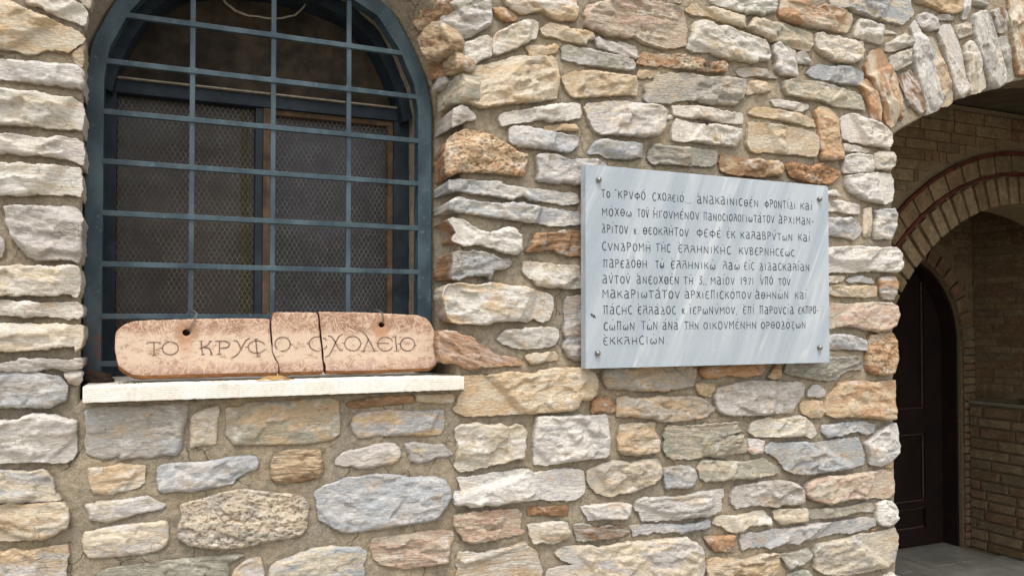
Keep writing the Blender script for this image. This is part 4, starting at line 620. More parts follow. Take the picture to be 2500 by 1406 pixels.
def clay_material():
    t = NT('scratched_clay'); p = t.pos()
    sx = t.n.new('ShaderNodeSeparateXYZ'); t.L(p, sx.inputs[0])
    c = t.mix(t.ramp(t.noise(p, 14, 5, .6), .36, .64), lin(160,120,96,.70), lin(180,142,118,.72))
    # powdery pale band through the middle of the face
    zb = t.math('ADD', sx.outputs[2], t.math('MULTIPLY', t.math('SUBTRACT', t.noise(p, 22, 4, .6), .5), .05))
    band = t.math('MULTIPLY', t.ramp(zb, 1.485, 1.515), t.ramp(zb, 1.565, 1.590, 1, 0))
    band = t.math('MULTIPLY', band, t.ramp(t.noise(t.map(p, (1,1,1.6)), 45, 7, .72), .34, .50))
    c = t.mix(t.math('MULTIPLY', band, .85), c, lin(226,204,180,.76))
    low = t.math('MULTIPLY', t.ramp(zb, 1.505, 1.49, 0, 1), .0)
    lilac = t.math('MULTIPLY', t.ramp(sx.outputs[2], 1.478, 1.512, 1, 0), t.ramp(t.noise(p, 18, 4), .35, .6))
    c = t.mix(t.math('MULTIPLY', lilac, .6), c, lin(198,172,166,.74))
    # web of fine pale scratches in several directions
    tot = None
    for k, (rot, sc, th, loc) in enumerate([(15, 60, .05, 0), (62, 55, .05, 3), (-38, 58, .05, 7), (88, 70, .045, 2), (-70, 48, .045, 9), (-12, 52, .045, 12), (40, 66, .045, 5)]):
        q = t.map(t.vadd(p, t.noise(p, 9, 2, .5, 0, True), .012), (1, 0, 1), (0, R(rot), 0), (loc, 0, loc))
        q = t.map(q, (1, 1, .13))
        n = t.noise(q, sc*1.25, 2, .5)
        w = t.ramp(t.math('ABSOLUTE', t.math('SUBTRACT', n, .5)), .0, th*.42, 1, 0)
        w = t.math('MULTIPLY', w, t.ramp(t.noise(t.map(p, loc=(loc, 1, k)), 26, 3), .38, .52))
        tot = w if tot is None else t.math('MAXIMUM', tot, w)
    c = t.mix(t.math('MULTIPLY', tot, .8), c, lin(228,200,174,.78))
    # water stains below the two holes
    for hx, hz in SIGN_HOLES:
        dx = t.math('SUBTRACT', sx.outputs[0], hx); dz = t.math('SUBTRACT', sx.outputs[2], hz)
        wob = t.math('MULTIPLY', t.math('SUBTRACT', t.noise(p, 45, 3), .5), .03)
        d = t.math('ADD', t.math('SQRT', t.math('ADD', t.math('MULTIPLY', dx, dx), t.math('MULTIPLY', t.math('MULTIPLY', dz, dz), .8))), wob)
        c = t.mix(t.math('MULTIPLY', t.ramp(d, .018, .030, 1, 0), .72), c, lin(176,136,104,.72))
        dr = t.math('MULTIPLY', t.ramp(t.math('ADD', t.math('ABSOLUTE', dx), wob), .010, .022, 1, 0), t.math('MULTIPLY', t.ramp(dz, -.08, -.02), t.ramp(dz, -.01, .0, 1, 0)))
        c = t.mix(t.math('MULTIPLY', dr, .5), c, lin(204,152,116,.74))
    dk = t.ramp(t.noise(t.map(p, (1,1,1.5)), 170, 4, .7), .60, .68)
    c = t.mix(t.math('MULTIPLY', dk, .45), c, lin(150,112,92,.66))
    h = t.math('SUBTRACT', t.noise(p, 120, 6, .7), t.math('MULTIPLY', tot, .4))
    return t.done(c, .9, t.bump(h, .5, .0016))
def sill_material():
    t = NT('combed_marble_sill'); p = t.pos()
    c = t.mix(t.ramp(t.noise(p, 12, 5, .6), .36, .64), lin(236,227,213,.80), lin(241,237,228,.82))
    c = t.mix(t.math('MULTIPLY', t.ramp(t.noise(t.map(p, (1,1,3)), 30, 5, .65), .56, .70), .4), c, lin(214,196,168,.76))
    c = t.mix(t.math('MULTIPLY', t.ramp(t.noise(t.map(p, (2.2,1,.5)), 9, 6, .65), .52, .68), .35), c, lin(176,158,132,.68))
    c = t.val(c, t.ramp(t.noise(p, 150, 5, .7), .28, .7, .86, 1.06))
    w = t.n.new('ShaderNodeTexWave'); w.wave_type = 'BANDS'; w.bands_direction = 'Z'
    t.L(t.vadd(p, t.noise(t.map(p, (1,1,.7)), 26, 3, .5, 0, True), .016), w.inputs['Vector'])
    w.inputs['Scale'].default_value = 66; w.inputs['Distortion'].default_value = .8; w.inputs['Detail'].default_value = 2; w.inputs['Detail Scale'].default_value = 2
    g = t.n.new('ShaderNodeNewGeometry'); sn = t.n.new('ShaderNodeSeparateXYZ'); t.L(g.outputs['True Normal'], sn.inputs[0])
    frontf = t.ramp(t.math('MULTIPLY', sn.outputs[1], -1), .6, .9)
    c = t.mix(t.math('MULTIPLY', t.math('MULTIPLY', t.ramp(w.outputs['Fac'], .0, .35, 1, 0), frontf), .08), c, lin(190,172,146,.7))
    h = t.math('ADD', t.math('MULTIPLY', t.math('MULTIPLY', w.outputs['Fac'], frontf), .25), t.math('MULTIPLY', t.noise(p, 90, 6, .7), .8))
    return t.done(c, .8, t.bump(h, .55, .0022))
def glass_pane_material(name, base, rough):
    t = NT(name); p = t.pos()
    c = t.mix(t.ramp(t.noise(p, 5, 5, .6), .4, .62), base, tuple(x*1.9 for x in base[:3])+(1,))
    c = t.val(c, t.ramp(t.noise(p, 120, 4, .7), .3, .75, .75, 1.35))
    t.b.inputs['Specular IOR Level'].default_value = .35
    return t.done(c, rough, t.bump(t.noise(p, 14, 3), .05, .002))

M_STONE = stone_material(); M_MORTAR = mortar_material(); M_IRON = metal_material()
M_PLAQUE = plaque_material(); M_CLAY = clay_material(); M_SILL = sill_material()
M_CLAYSIDE = simple('ochre_clay_edge', lin(168,116,70,.7), .9, 60, .3, .5, .003, lin(140,94,56,.7))
M_CRACK = simple('raw_clay_fracture', lin(150,84,62,.7), .95, 120, .35, .8, .003)
M_ENGRAVE = simple('engraved_clay_stroke', lin(158,134,116,.72), .95, 300, .35, .4, .001, lin(126,104,90,.66))
M_INK = simple('grey_filled_engraving', lin(58,66,76,.6), .8, 220, .3, .2, .0006, lin(92,98,106,.7))
M_BOLT = simple('steel_bolt', lin(150,148,142,.8), .35, 80, .25, .2, .001); M_BOLT.node_tree.nodes['Principled BSDF'].inputs['Metallic'].default_value = .8
M_WIRE = simple('dull_galvanised_wire', lin(132,128,120,.6), .55, 60, .3, .1, .0005)
M_MESHW = simple('rusty_chicken_wire', lin(156,146,130,.75), .7, 60, .35, .1, .0005, lin(124,106,88,.7))
M_BLUEWOOD = simple('dark_blue_window_paint', lin(40,52,64,.55), .6, 35, .35, .4, .002, lin(58,72,84,.5))
M_WOOD = simple('bare_weathered_wood', lin(140,112,88,.5), .85, 40, .35, .5, .002, lin(112,90,70,.45))
M_TYMP = simple('dusty_dark_board', lin(104,90,74,.42), .9, 22, .5, .5, .003, lin(74,64,54,.36))
M_PANE1 = glass_pane_material('dusty_brown_glass', (.022,.018,.015,1), .28)
M_PANE2 = glass_pane_material('dusty_blue_glass', (.023,.025,.030,1), .35)
M_CABLE = simple('pale_cable', lin(170,158,138,.7), .8, 60, .35, .3, .001)
M_PAVE = simple('pale_stone_paving', lin(176,172,158,.7), .8, 9, .2, .3, .003, lin(160,158,146,.65))
M_GROUND = simple('courtyard_paving_ground', lin(184,176,158,.7), .9, 3, .2, .3, .01, lin(168,160,144,.66))
M_JOINT = simple('brick_mortar_joint', lin(164,144,114,.52), .95, 60, .3, .6, .004)
M_RED = simple('faded_red_paint', lin(140,66,50,.40), .9, 40, .35, .3, .001, lin(116,62,50,.34))
M_DOOR = simple('dark_maroon_door_paint', lin(62,40,35,.40), .6, 20, .35, .3, .001, lin(48,34,30,.40))
M_DOORLINE = simple('dusty_door_moulding', lin(128,98,84,.5), .7, 40, .3, .2, .001)
M_LEAF = simple('dry_leaf', lin(176,140,90,.75), .8, 60, .3, .4, .001, lin(150,112,66,.7))
M_GREEN = simple('small_green_leaf', lin(80,96,52,.5), .6, 40, .3, .3, .001)
M_SOFFIT = simple('shade_darkened_soffit_mortar', lin(150,132,106,.5), .95, 60, .35, .8, .006, lin(120,104,84,.42))  # brown mortar with the shade of the arch underside put into its colour
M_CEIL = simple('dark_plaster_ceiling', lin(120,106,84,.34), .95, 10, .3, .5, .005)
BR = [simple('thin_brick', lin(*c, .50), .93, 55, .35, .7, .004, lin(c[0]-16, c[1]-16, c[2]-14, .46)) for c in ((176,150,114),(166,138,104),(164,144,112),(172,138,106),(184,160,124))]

# ------------------------------------------------------------------ split stones
def resample(P, step):
    out = []
    n = len(P)
    for i in range(n):
        a = P[i]; b = P[(i+1) % n]; L = np.hypot(*(b-a)); k = max(1, int(round(L/step)))
        for j in range(k): out.append(a+(b-a)*j/k)
    return np.array(out)
def chaikin(P, q=.25):
    n = len(P); out = []
    for i in range(n):
        a = P[i]; b = P[(i+1) % n]; out += [a*(1-q)+b*q, a*q+b*(1-q)]
    return np.array(out)
def inside(P, X, Y):
    c = np.zeros(X.shape, bool); n = len(P); j = n-1
    for i in range(n):
        xi, yi = P[i]; xj, yj = P[j]
        if yi != yj:
            m = ((yi > Y) != (yj > Y)) & (X < (xj-xi)*(Y-yi)/(yj-yi)+xi); c ^= m
        j = i
    return c
def dist_seg(P, X, Y, closed=True):
    d = np.full(X.shape, 1e9); n = len(P)
    for i in range(n if closed else n-1):
        a = P[i]; b = P[(i+1) % n]; v = b-a; L2 = max(v@v, 1e-12)
        t = np.clip(((X-a[0])*v[0]+(Y-a[1])*v[1])/L2, 0, 1)
        d = np.minimum(d, (X-a[0]-t*v[0])**2+(Y-a[1]-t*v[1])**2)
    return np.sqrt(d)
def rough_outline(P, seed, step=.0045, amp=1.0):
    P = np.array(P, float)
    P = chaikin(P, .06)
    Q = resample(P, step); n = len(Q)
    T = np.roll(Q, -1, 0)-np.roll(Q, 1, 0); T /= np.maximum(np.hypot(T[:,0], T[:,1])[:,None], 1e-9)
    N = np.stack([T[:,1], -T[:,0]], 1)
    d = fbm(Q[:,0]*55+seed, Q[:,1]*55, seed, 4, .6)*.0034*amp+pnoise(Q[:,0]*260, Q[:,1]*260, seed+5)*.0011*amp
    return Q+N*(d+.0018)[:,None]*(1 if area(P) > 0 else -1)
def fill(outline, spacing, rnd, holes=(), inset=.0016):
    """triangles inside an outline, with interior points"""
    x0, y0 = outline.min(0); x1, y1 = outline.max(0)
    gx, gy = np.meshgrid(np.arange(x0, x1, spacing), np.arange(y0, y1, spacing*.87))
    gx = gx+(np.arange(gx.shape[0]) % 2)[:,None]*spacing*.5
    rs = np.random.RandomState(rnd)
    gx = (gx+rs.uniform(-.25, .25, gx.shape)*spacing).ravel(); gy = (gy+rs.uniform(-.25, .25, gy.shape)*spacing).ravel()
    m = inside(outline, gx, gy); gx = gx[m]; gy = gy[m]
    d = dist_seg(outline, gx, gy); m = d > spacing*.62
    for h in holes: m &= ~inside(h, gx, gy) & (dist_seg(h, gx, gy) > spacing*.4)
    pts = list(map(tuple, outline)); n = len(pts); edges = [(i, (i+1) % n) for i in range(n)]
    for h in holes:
        b = len(pts); pts += list(map(tuple, h)); edges += [(b+i, b+(i+1) % len(h)) for i in range(len(h))]
    if inset:
        T = np.roll(outline, -1, 0)-np.roll(outline, 1, 0); T /= np.maximum(np.hypot(T[:,0], T[:,1])[:,None], 1e-9)
        I = outline+np.stack([-T[:,1], T[:,0]], 1)*inset*(1 if area(outline) > 0 else -1)
        k = inside(outline, I[:,0], I[:,1]) & (dist_seg(outline, I[:,0], I[:,1]) > inset*.8)
        pts += list(map(tuple, I[k]))
    pts += list(zip(gx[m], gy[m]))
    v, e, f, ov, oe, of = delaunay_2d_cdt([Vector(p) for p in pts], edges, [], 0, 1e-7, True)
    V = np.array([(a.x, a.y) for a in v])
    F = [tuple(t) for t in f if len(t) == 3]
    cen = np.array([V[list(t)].mean(0) for t in F])
    k = inside(outline, cen[:,0], cen[:,1])
    for h in holes: k &= ~inside(h, cen[:,0], cen[:,1])
    F = [t for t, q in zip(F, k) if q]
    lead = {}
    for newi, olds in enumerate(ov):
        for o_ in olds: lead[o_] = newi
    ring = [lead[i] for i in range(n)]
    return V, F, ring, lead
def area(P):
    x, y = P[:,0], P[:,1]; return .5*np.sum(x*np.roll(y, -1)-np.roll(x, -1)*y)

def stone_mesh(P, cols, proud, flags, seed, frame=None, spacing=.0042, base=.021):
    """P: outline on the wall face (x, z) in metres.  Returns (name-less) mesh object placed in the wall."""
    P = np.array(P, float)
    if area(P) < 0: P = P[::-1]
    rnd = random.Random(seed)
    U = 'U' in flags
    if U: spacing = .016
    Q = rough_outline(P, seed, .0045 if not U else .014, .6 if 'I' in flags else (1.25 if 'L' in flags else 1.0))
    c0 = Q.mean(0)
    V, F, ring, _ = fill(Q, spacing, seed)
    X, Z = V[:,0], V[:,1]
    d = dist_seg(Q, X, Z)
    d[ring] = 0
    size = min(np.ptp(P[:,0]), np.ptp(P[:,1]))
    pr = proud/1000.0
    infill = 'I' in flags
    if infill: base = .019; pr += .003
    # strata direction
    ang = rnd.gauss(0, .07)
    if 'V' in flags:
        W = P-P.mean(0); u, s_, vt = np.linalg.svd(W); ang = math.atan2(vt[0][1], vt[0][0])
    elif np.ptp(P[:,0]) > 1.4*np.ptp(P[:,1]):
        W = P-P.mean(0); u, s_, vt = np.linalg.svd(W); a = math.atan2(vt[0][1], vt[0][0])
        if a > math.pi/2: a -= math.pi
        if a < -math.pi/2: a += math.pi
        ang = a+rnd.gauss(0, .06)
    ca, sa = math.cos(ang), math.sin(ang)
    sx = (X-c0[0])*ca+(Z-c0[1])*sa; sz = -(X-c0[0])*sa+(Z-c0[1])*ca
    # edge profile
    r = rnd.uniform(.0010, .0024)*(1+.5*pnoise(X*30, Z*30, seed+9))
    prof = 1-np.exp(-d/np.maximum(r, .0008))
    k_edge = rnd.uniform(.70, .86) if not infill else .45
    h = pr*(k_edge+(1-k_edge)*prof)
    # split faces: irregular facets with their own tilt and ledges between them
    A = min(.010, .06*size+.003)*(1.0 if not infill else .6)
    if 'M' in flags: A *= .55
    if 'L' in flags: A *= 1.1
    if 'P' in flags: A *= 1.1
    env = sstep(0, .009, d)*.8+.2
    rs = np.random.RandomState(seed)
    lx, lz = np.ptp(sx), np.ptp(sz)
    for lev, (cnt, amp, tilt, blend) in enumerate(((max(3, int(lx*lz/.0022)+2), 1.0, .075, .0016), (max(6, int(lx*lz/.0005)+4), .26, .075, .0009))):
        ax_ = 3.4 if 'L' in flags else 1.9
        wx = sx+.010*fbm(sx*26, sz*40, seed+61+lev, 3); wz = (sz+.0045*fbm(sx*34+5, sz*60, seed+71+lev, 3))*ax_
        px_ = rs.uniform(sx.min(), sx.max(), cnt); pz_ = rs.uniform(sz.min()*ax_, sz.max()*ax_, cnt)
        D = np.sqrt((wx[:,None]-px_)**2+(wz[:,None]-pz_)**2)
        wgt = np.exp(-(D-D.min(1)[:,None])/blend)
        off = rs.uniform(-1, 1, cnt)*A*.65*amp
        tx = rs.normal(0, tilt, cnt)*.8; tz = rs.normal(0, tilt, cnt)*1.3
        val = off+tx*(sx[:,None]-px_)+tz*(sz[:,None]-pz_/ax_)
        h = h+env*(wgt*val).sum(1)/wgt.sum(1)
    n1 = fbm(sx*14+seed*.37, sz*46, seed, 4, .55)
    h = h+A*.38*env*terrace(n1, 5.0, .09)+A*.08*env*n1
    h = h+.0007*(.4+env)*pnoise(sx*130, sz*230, seed+4)+.0007*pnoise(sx*300, sz*420, seed+14)
    if 'L' in flags:
        g = fbm(sx*6, sz*120, seed+8, 2); h = h-.0035*env*sstep(.22, .5, g)
    if 'P' in flags:
        g = fbm(sx*60, sz*95, seed+21, 3, .6); h = h-.0050*env*sstep(.12, .42, g)
    # chipped planes at the rim
    nk = rnd.randint(2, 4) if not infill else 1
    for _ in range(nk):
        p = Q[rnd.randrange(len(Q))]; v = c0-p; L = np.hypot(*v)
        if L < 1e-4: continue
        v = v/L; th = rnd.gauss(0, .5); v = np.array([v[0]*math.cos(th)-v[1]*math.sin(th), v[0]*math.sin(th)+v[1]*math.cos(th)])
        dd = (X-p[0])*v[0]+(Z-p[1])*v[1]
        h = np.minimum(h, pr*rnd.uniform(.45, .8)+dd*rnd.uniform(.5, 1.2)+.001*pnoise(X*90, Z*90, seed+31))
    # overall tilt
    h = h+((X-c0[0])*rnd.gauss(0, .035)+(Z-c0[1])*rnd.gauss(-.02, .06))*env
    h = np.maximum(h, pr*.5+.0012*pnoise(X*120, Z*160, seed+77))
    y = base-h
    depth = .045
    V3 = [((X[i]-c0[0]), y[i], (Z[i]-c0[1])) for i in range(len(X))]
    faces = []
    for t in F:
        a, b, c = t
        cr = (X[b]-X[a])*(Z[c]-Z[a])-(X[c]-X[a])*(Z[b]-Z[a])
        faces.append((a, b, c) if cr > 0 else (a, c, b))
    # sides, one middle row with its own roughness
    n = len(ring); nb = len(V3)
    back = []
    Nn = np.roll(Q, -1, 0)-np.roll(Q, 1, 0); Nn /= np.maximum(np.hypot(Nn[:,0], Nn[:,1])[:,None], 1e-9)
    Nn = np.stack([Nn[:,1], -Nn[:,0]], 1)
    deepL = 'D' in flags; deepR = 'R' in flags
    minx = Q[:,0].min(); jamb = deepL and .66 < minx < .78
    rows = []
    dmax = .19 if deepL else (.16 if deepR else .0)
    if dmax: ys = [.012, .03, .06, .09, .13, dmax]
    else: ys = [.010, .026, .05]
    for q, yy in enumerate(ys):
        off = .0016*fbm(Q[:,0]*30+q*3.1, Q[:,1]*60+yy*40, seed+q, 3)-(0.0004*q if not infill else -.001)
        if dmax: off = off*1.8-.0006
        row = []
        for i in range(n):
            x_ = Q[i,0]-c0[0]+Nn[i,0]*off[i]
            if jamb and Q[i,0] < minx+.05: x_ += (.690-minx)*min(1, yy/.15)*(1-(Q[i,0]-minx)/.05)
            z_ = Q[i,1]-c0[1]+Nn[i,1]*off[i]
            row.append((x_, max(yy, y[ring[i]]+.002*(q+1)), z_))
        rows.append(row)
    prev = ring
    for row in rows:
        b = len(V3); V3 += row; cur = list(range(b, b+n))
        for i in range(n):
            j = (i+1) % n; faces.append((prev[i], cur[i], cur[j], prev[j]))
        prev = cur
    me = bpy.data.meshes.new('stone'); me.from_pydata(V3, [], faces); me.materials.append(M_STONE)
    arr = np.array(V3)
    so = np.empty((len(arr), 3)); off = np.array([rnd.uniform(-9, 9), rnd.uniform(-9, 9), rnd.uniform(-9, 9)])
    so[:,0] = arr[:,0]*ca+arr[:,2]*sa+off[0]; so[:,1] = -arr[:,0]*sa+arr[:,2]*ca+off[1]; so[:,2] = arr[:,1]+off[2]
    at = me.attributes.new('strata', 'FLOAT_VECTOR', 'POINT'); at.data.foreach_set('vector', so.astype(np.float32).ravel())
    a, b = cols.split(); jit = [rnd.uniform(.92, 1.07) for _ in range(2)]; hue = rnd.uniform(-.03, .03)
    for nm, c, j in (('c1', PAL[a], jit[0]), ('c2', PAL[b], jit[1])):
        cc = np.tile(np.array([c[0]*j*(1+hue), c[1]*j, c[2]*j*(1-hue), 1.0], np.float32), len(arr))
        ca_ = me.attributes.new(nm, 'FLOAT_COLOR', 'POINT'); ca_.data.foreach_set('color', cc)
    if 'Q' in flags:
        sidev = sstep(.006, .020, arr[:,1])*sstep(.085, .03, arr[:,0]-arr[:,0].min())
        for nm, c in (('c1', PAL['o']), ('c2', PAL['b'])):
            buf = np.empty(len(arr)*4, np.float32); me.attributes[nm].data.foreach_get('color', buf); buf = buf.reshape(-1, 4)
            buf[:,:3] = buf[:,:3]*(1-sidev[:,None])+np.array(c[:3])*sidev[:,None]; me.attributes[nm].data.foreach_set('color', buf.ravel().astype(np.float32))
    pv = np.tile(np.array([1.0 if 'L' in flags else rnd.uniform(0, .35)**1.5, 1.0 if 'P' in flags else 0.0, 1.0 if 'S' in flags else 0.0], np.float32), len(arr))
    pa = me.attributes.new('par', 'FLOAT_VECTOR', 'POINT'); pa.data.foreach_set('vector', pv)
    me.shade_smooth()
    me.update()
    o = bpy.data.objects.new('stone', me); col.objects.link(o)
    o.location = (c0[0], 0, c0[1])
    return o, Q

def unpack(a): return [(a[i]/2000.0, a[i+1]/2000.0) for i in range(0, len(a), 2)]

wall = empty('stone_wall', (0, 0, 0), 'rough rubble stone wall with an arched window and an arched passage, grey and tan split stones', 'wall')
OUT = []
for i, (cols, pr, fl, pts) in enumerate(STONES):
    o, Q = stone_mesh(unpack(pts), cols, pr, fl, 100+i*7)
    adopt(o, wall); OUT.append((Q, fl))

# ------------------------------------------------------------------ opening curves (right half mirrored for the window)
WX = .264
def mirror_curve(pts):          # pts from the bottom right up to the apex
    left = [(2*WX-min(x, .706), z) for x, z in pts[:-1]][::-1]
    return pts+left
FRONT = mirror_curve([(.712,1.425),(.714,1.7),(.720,1.95),(.730,2.12),(.724,2.24),(.700,2.33),(.660,2.43),(.585,2.53),(.475,2.61),(.36,2.648),(WX,2.655)])
BACK = [(.700,1.425),(.700,1.7),(.700,1.95),(.698,2.2),(.676,2.285),(.640,2.365),(.585,2.455),(.50,2.515),(.38,2.548),(.249,2.556)]
BACK = BACK+[(.498-x, z) for x, z in BACK[:-1]][::-1]
def refine(P, step=.012):
    P = [np.array(p) for p in P]; out = []
    for a, b in zip(P[:-1], P[1:]):
        k = max(1, int(np.hypot(*(b-a))/step))
        out += [a+(b-a)*j/k for j in range(k)]
    return np.array(out+[P[-1]])
def even(P, n):
    P = np.array(P, float); s = np.r_[0, np.cumsum(np.hypot(*np.diff(P, axis=0).T))]
    t = np.linspace(0, s[-1], n); return np.stack([np.interp(t, s, P[:,0]), np.interp(t, s, P[:,1])], 1)
FW = even(FRONT, 160); BK = even(BACK, 160)
ACX, ACZ, AR = 3.67, -.07, 2.69
ARCH = [(2.322, -.01)]+[(2.322, z) for z in np.arange(.3, 2.24, .3)]+[(ACX+AR*math.cos(a), ACZ+AR*math.sin(a)) for a in np.linspace(math.pi-math.acos((ACX-2.322)/AR), math.acos((ACX-2.322)/AR), 60)]+[(2*ACX-2.322, z) for z in np.arange(2.1, .1, -.3)]+[(2*ACX-2.322, -.01)]
AC = refine(ARCH, .02)

# ------------------------------------------------------------------ mortar face as one relief sheet with the two openings cut out
def mortar_face():
    s = .0075
    xs = np.arange(-1.0, 3.45, s); zs = np.arange(-.02, 3.0, s)
    X, Z = np.meshgrid(xs, zs); sh = X.shape
    h = fbm(X*9, Z*11, 3, 5, .55)*.0058+fbm(X*50, Z*50, 8, 3, .6)*.0018
    near = np.full(sh, .05)
    for Q, fl in OUT:
        x0, z0 = Q.min(0)-.03; x1, z1 = Q.max(0)+.03
        i0, i1 = np.searchsorted(xs, x0), np.searchsorted(xs, x1); j0, j1 = np.searchsorted(zs, z0), np.searchsorted(zs, z1)
        if i1 <= i0 or j1 <= j0: continue
        QQ = Q[::2]
        d = dist_seg(QQ, X[j0:j1, i0:i1], Z[j0:j1, i0:i1])
        d[inside(QQ, X[j0:j1, i0:i1], Z[j0:j1, i0:i1])] = 0
        near[j0:j1, i0:i1] = np.minimum(near[j0:j1, i0:i1], d)
    lip = np.exp(-near/.009)*(.5+.9*fbm(X*22, Z*22, 55, 3))
    panel = sstep(-.20, -.17, X)*sstep(.735, .705, X)*sstep(1.44, 1.43, Z)
    y = .0188-h*.8-.0030*lip-.0038*panel
    bury = near < .004
    y = np.where(bury, y+.004, y)
    V = np.stack([X.ravel(), y.ravel(), Z.ravel()], 1)
    W, D = sh[1], sh[0]
    win = np.r_[FW, [[2*WX-.706, 1.425]]]
    P2 = V[:, [0, 2]]
    inw = np.zeros(len(V), bool); ina = np.zeros(len(V), bool)
    m = (P2[:,0] > -.3) & (P2[:,0] < .85) & (P2[:,1] > 1.35) & (P2[:,1] < 2.75)
    inw[m] = inside(FW, P2[m,0], P2[m,1])
    m = P2[:,0] > 2.2
    ina[m] = inside(AC, P2[m,0], P2[m,1])
    cut = inw | ina
    # snap the rim
    for mask, C in ((inw, FW), (ina, AC)):
        g = mask.reshape(sh); rim = np.zeros(sh, bool)
        rim[1:] |= g[:-1]; rim[:-1] |= g[1:]; rim[:,1:] |= g[:,:-1]; rim[:,:-1] |= g[:,1:]; rim &= g  # inside cells next to the outside are kept as rim
        out = ~g; touch = np.zeros(sh, bool)
        touch[1:] |= out[:-1]; touch[:-1] |= out[1:]; touch[:,1:] |= out[:,:-1]; touch[:,:-1] |= out[:,1:]
        touch[1:,1:] |= out[:-1,:-1]; touch[:-1,:-1] |= out[1:,1:]; touch[1:,:-1] |= out[:-1,1:]; touch[:-1,1:] |= out[1:,:-1]
        idx = np.nonzero((touch & g).ravel())[0]
        C2 = refine(list(C), .004)
        for i in idx:
            k = np.argmin((C2[:,0]-V[i,0])**2+(C2[:,1]-V[i,2])**2)
            V[i,0], V[i,2] = C2[k]; V[i,1] = .028
            cut[i] = False
    cg = cut.reshape(sh)
    ok = ~(cg[:-1,:-1] | cg[1:,:-1] | cg[:-1,1:] | cg[1:,1:])
    idx = np.arange(W*D).reshape(sh)
    q = np.stack([idx[:-1,:-1][ok], idx[:-1,1:][ok], idx[1:,1:][ok], idx[1:,:-1][ok]], 1)
    used = np.zeros(len(V), bool); used[q.ravel()] = True
    remap = np.cumsum(used)-1
    return V[used], remap[q]
V, q = mortar_face()
me = bpy.data.meshes.new('mortar'); me.vertices.add(len(V)); me.vertices.foreach_set('co', V.ravel())
me.loops.add(q.size); me.polygons.add(len(q)); me.loops.foreach_set('vertex_index', q.ravel().astype(np.int32))
me.polygons.foreach_set('loop_start', np.arange(0, q.size, 4, dtype=np.int32)); me.update(calc_edges=True); me.validate()
me.materials.append(M_MORTAR); me.shade_smooth()
mo = bpy.data.objects.new('mortar', me); col.objects.link(mo); adopt(mo, wall)

# window reveal and arch soffit, lofted with a rough surface
def loft(curves, ys, name, parent, seed, amp=.004):
    V = []; F = []; n = len(curves[0])
    for k, (C, y) in enumerate(zip(curves, ys)):
        T = np.gradient(C, axis=0); T /= np.maximum(np.hypot(T[:,0], T[:,1])[:,None], 1e-9)
        N = np.stack([T[:,1], -T[:,0]], 1)
        a = amp if 0 < k else 0
        d = fbm(C[:,0]*18+y*31, C[:,1]*18+k, seed, 4, .6)*a
        for p, nn, dd in zip(C, N, d): V.append((p[0]+nn[0]*dd, y, p[1]+nn[1]*dd))
    for k in range(len(curves)-1):
        for i in range(n-1): F.append((k*n+i, k*n+i+1, (k+1)*n+i+1, (k+1)*n+i))
    o = mesh_obj(name, V, F, M_MORTAR, None, True); adopt(o, parent); return o
cs, ys = [], []
for k in range(10):
    t = k/9; cs.append(FW*(1-t)+BK*t); ys.append(.028+t*(.15-.028))
for k in range(1, 12):
    f_ = min(1, k/5)*.075; cs.append(np.stack([BK[:,0]+(.249-BK[:,0])*f_, BK[:,1]], 1)); ys.append(.15+k*.21/11)
loft(cs, ys, 'window_reveal', wall, 5)
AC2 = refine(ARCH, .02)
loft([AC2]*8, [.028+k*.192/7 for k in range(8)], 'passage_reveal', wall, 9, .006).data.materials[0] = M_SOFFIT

# jamb stones on the slanted reveal beside the grille
for i, (cols, pl, pts) in enumerate(JAMB_STONES):
    o, _ = stone_mesh(unpack(pts), cols, 14, 'M', 5000+i*3, base=.008)
    (ax, ay), (bx, by) = pl; L = math.hypot(bx-ax, by-ay); e = Vector(((bx-ax)/L, (by-ay)/L, 0))
    cs_, cz_ = o.location.x, o.location.z
    nrm = Vector((-e.y, e.x, 0))      # into the masonry must be +local y
    if nrm.x < 0: nrm = -nrm
    m = Matrix(((e.x, nrm.x, 0, ax+e.x*cs_), (e.y, nrm.y, 0, ay+e.y*cs_), (0, 0, 1, cz_), (0, 0, 0, 1)))
    if m.determinant() < 0:
        me = o.data
        for v in me.vertices: v.co.x = v.co.x
        me.flip_normals()
    o.data.transform(m.to_3x3().to_4x4())
    o.location = m.to_translation()
    adopt(o, wall)
# stones showing deeper in the reveal, seen through the grille
rr = random.Random(77)
z = 1.47; k = 0
while z < 2.24:
    hh = rr.uniform(.05, .09); P = [(.222, z), (.26, z+.004), (.30, z-.002), (.352, z+.003), (.35, z+hh*.5), (.352, z+hh), (.30, z+hh+.003), (.26, z+hh-.003), (.225, z+hh), (.218, z+hh*.5)]
    o, _ = stone_mesh(P, rr.choice(['p o', 'b t', 'p g', 't b']), 12, 'MU', 7000+k*5)
    m = Matrix(((0, 1, 0, 0), (1, 0, 0, 0), (0, 0, 1, 0), (0, 0, 0, 1)))
    cy, cz_ = o.location.x, o.location.z
    o.data.transform(m); o.data.flip_normals(); o.location = (.672, cy, cz_); adopt(o, wall)
    z += hh+.014; k += 1

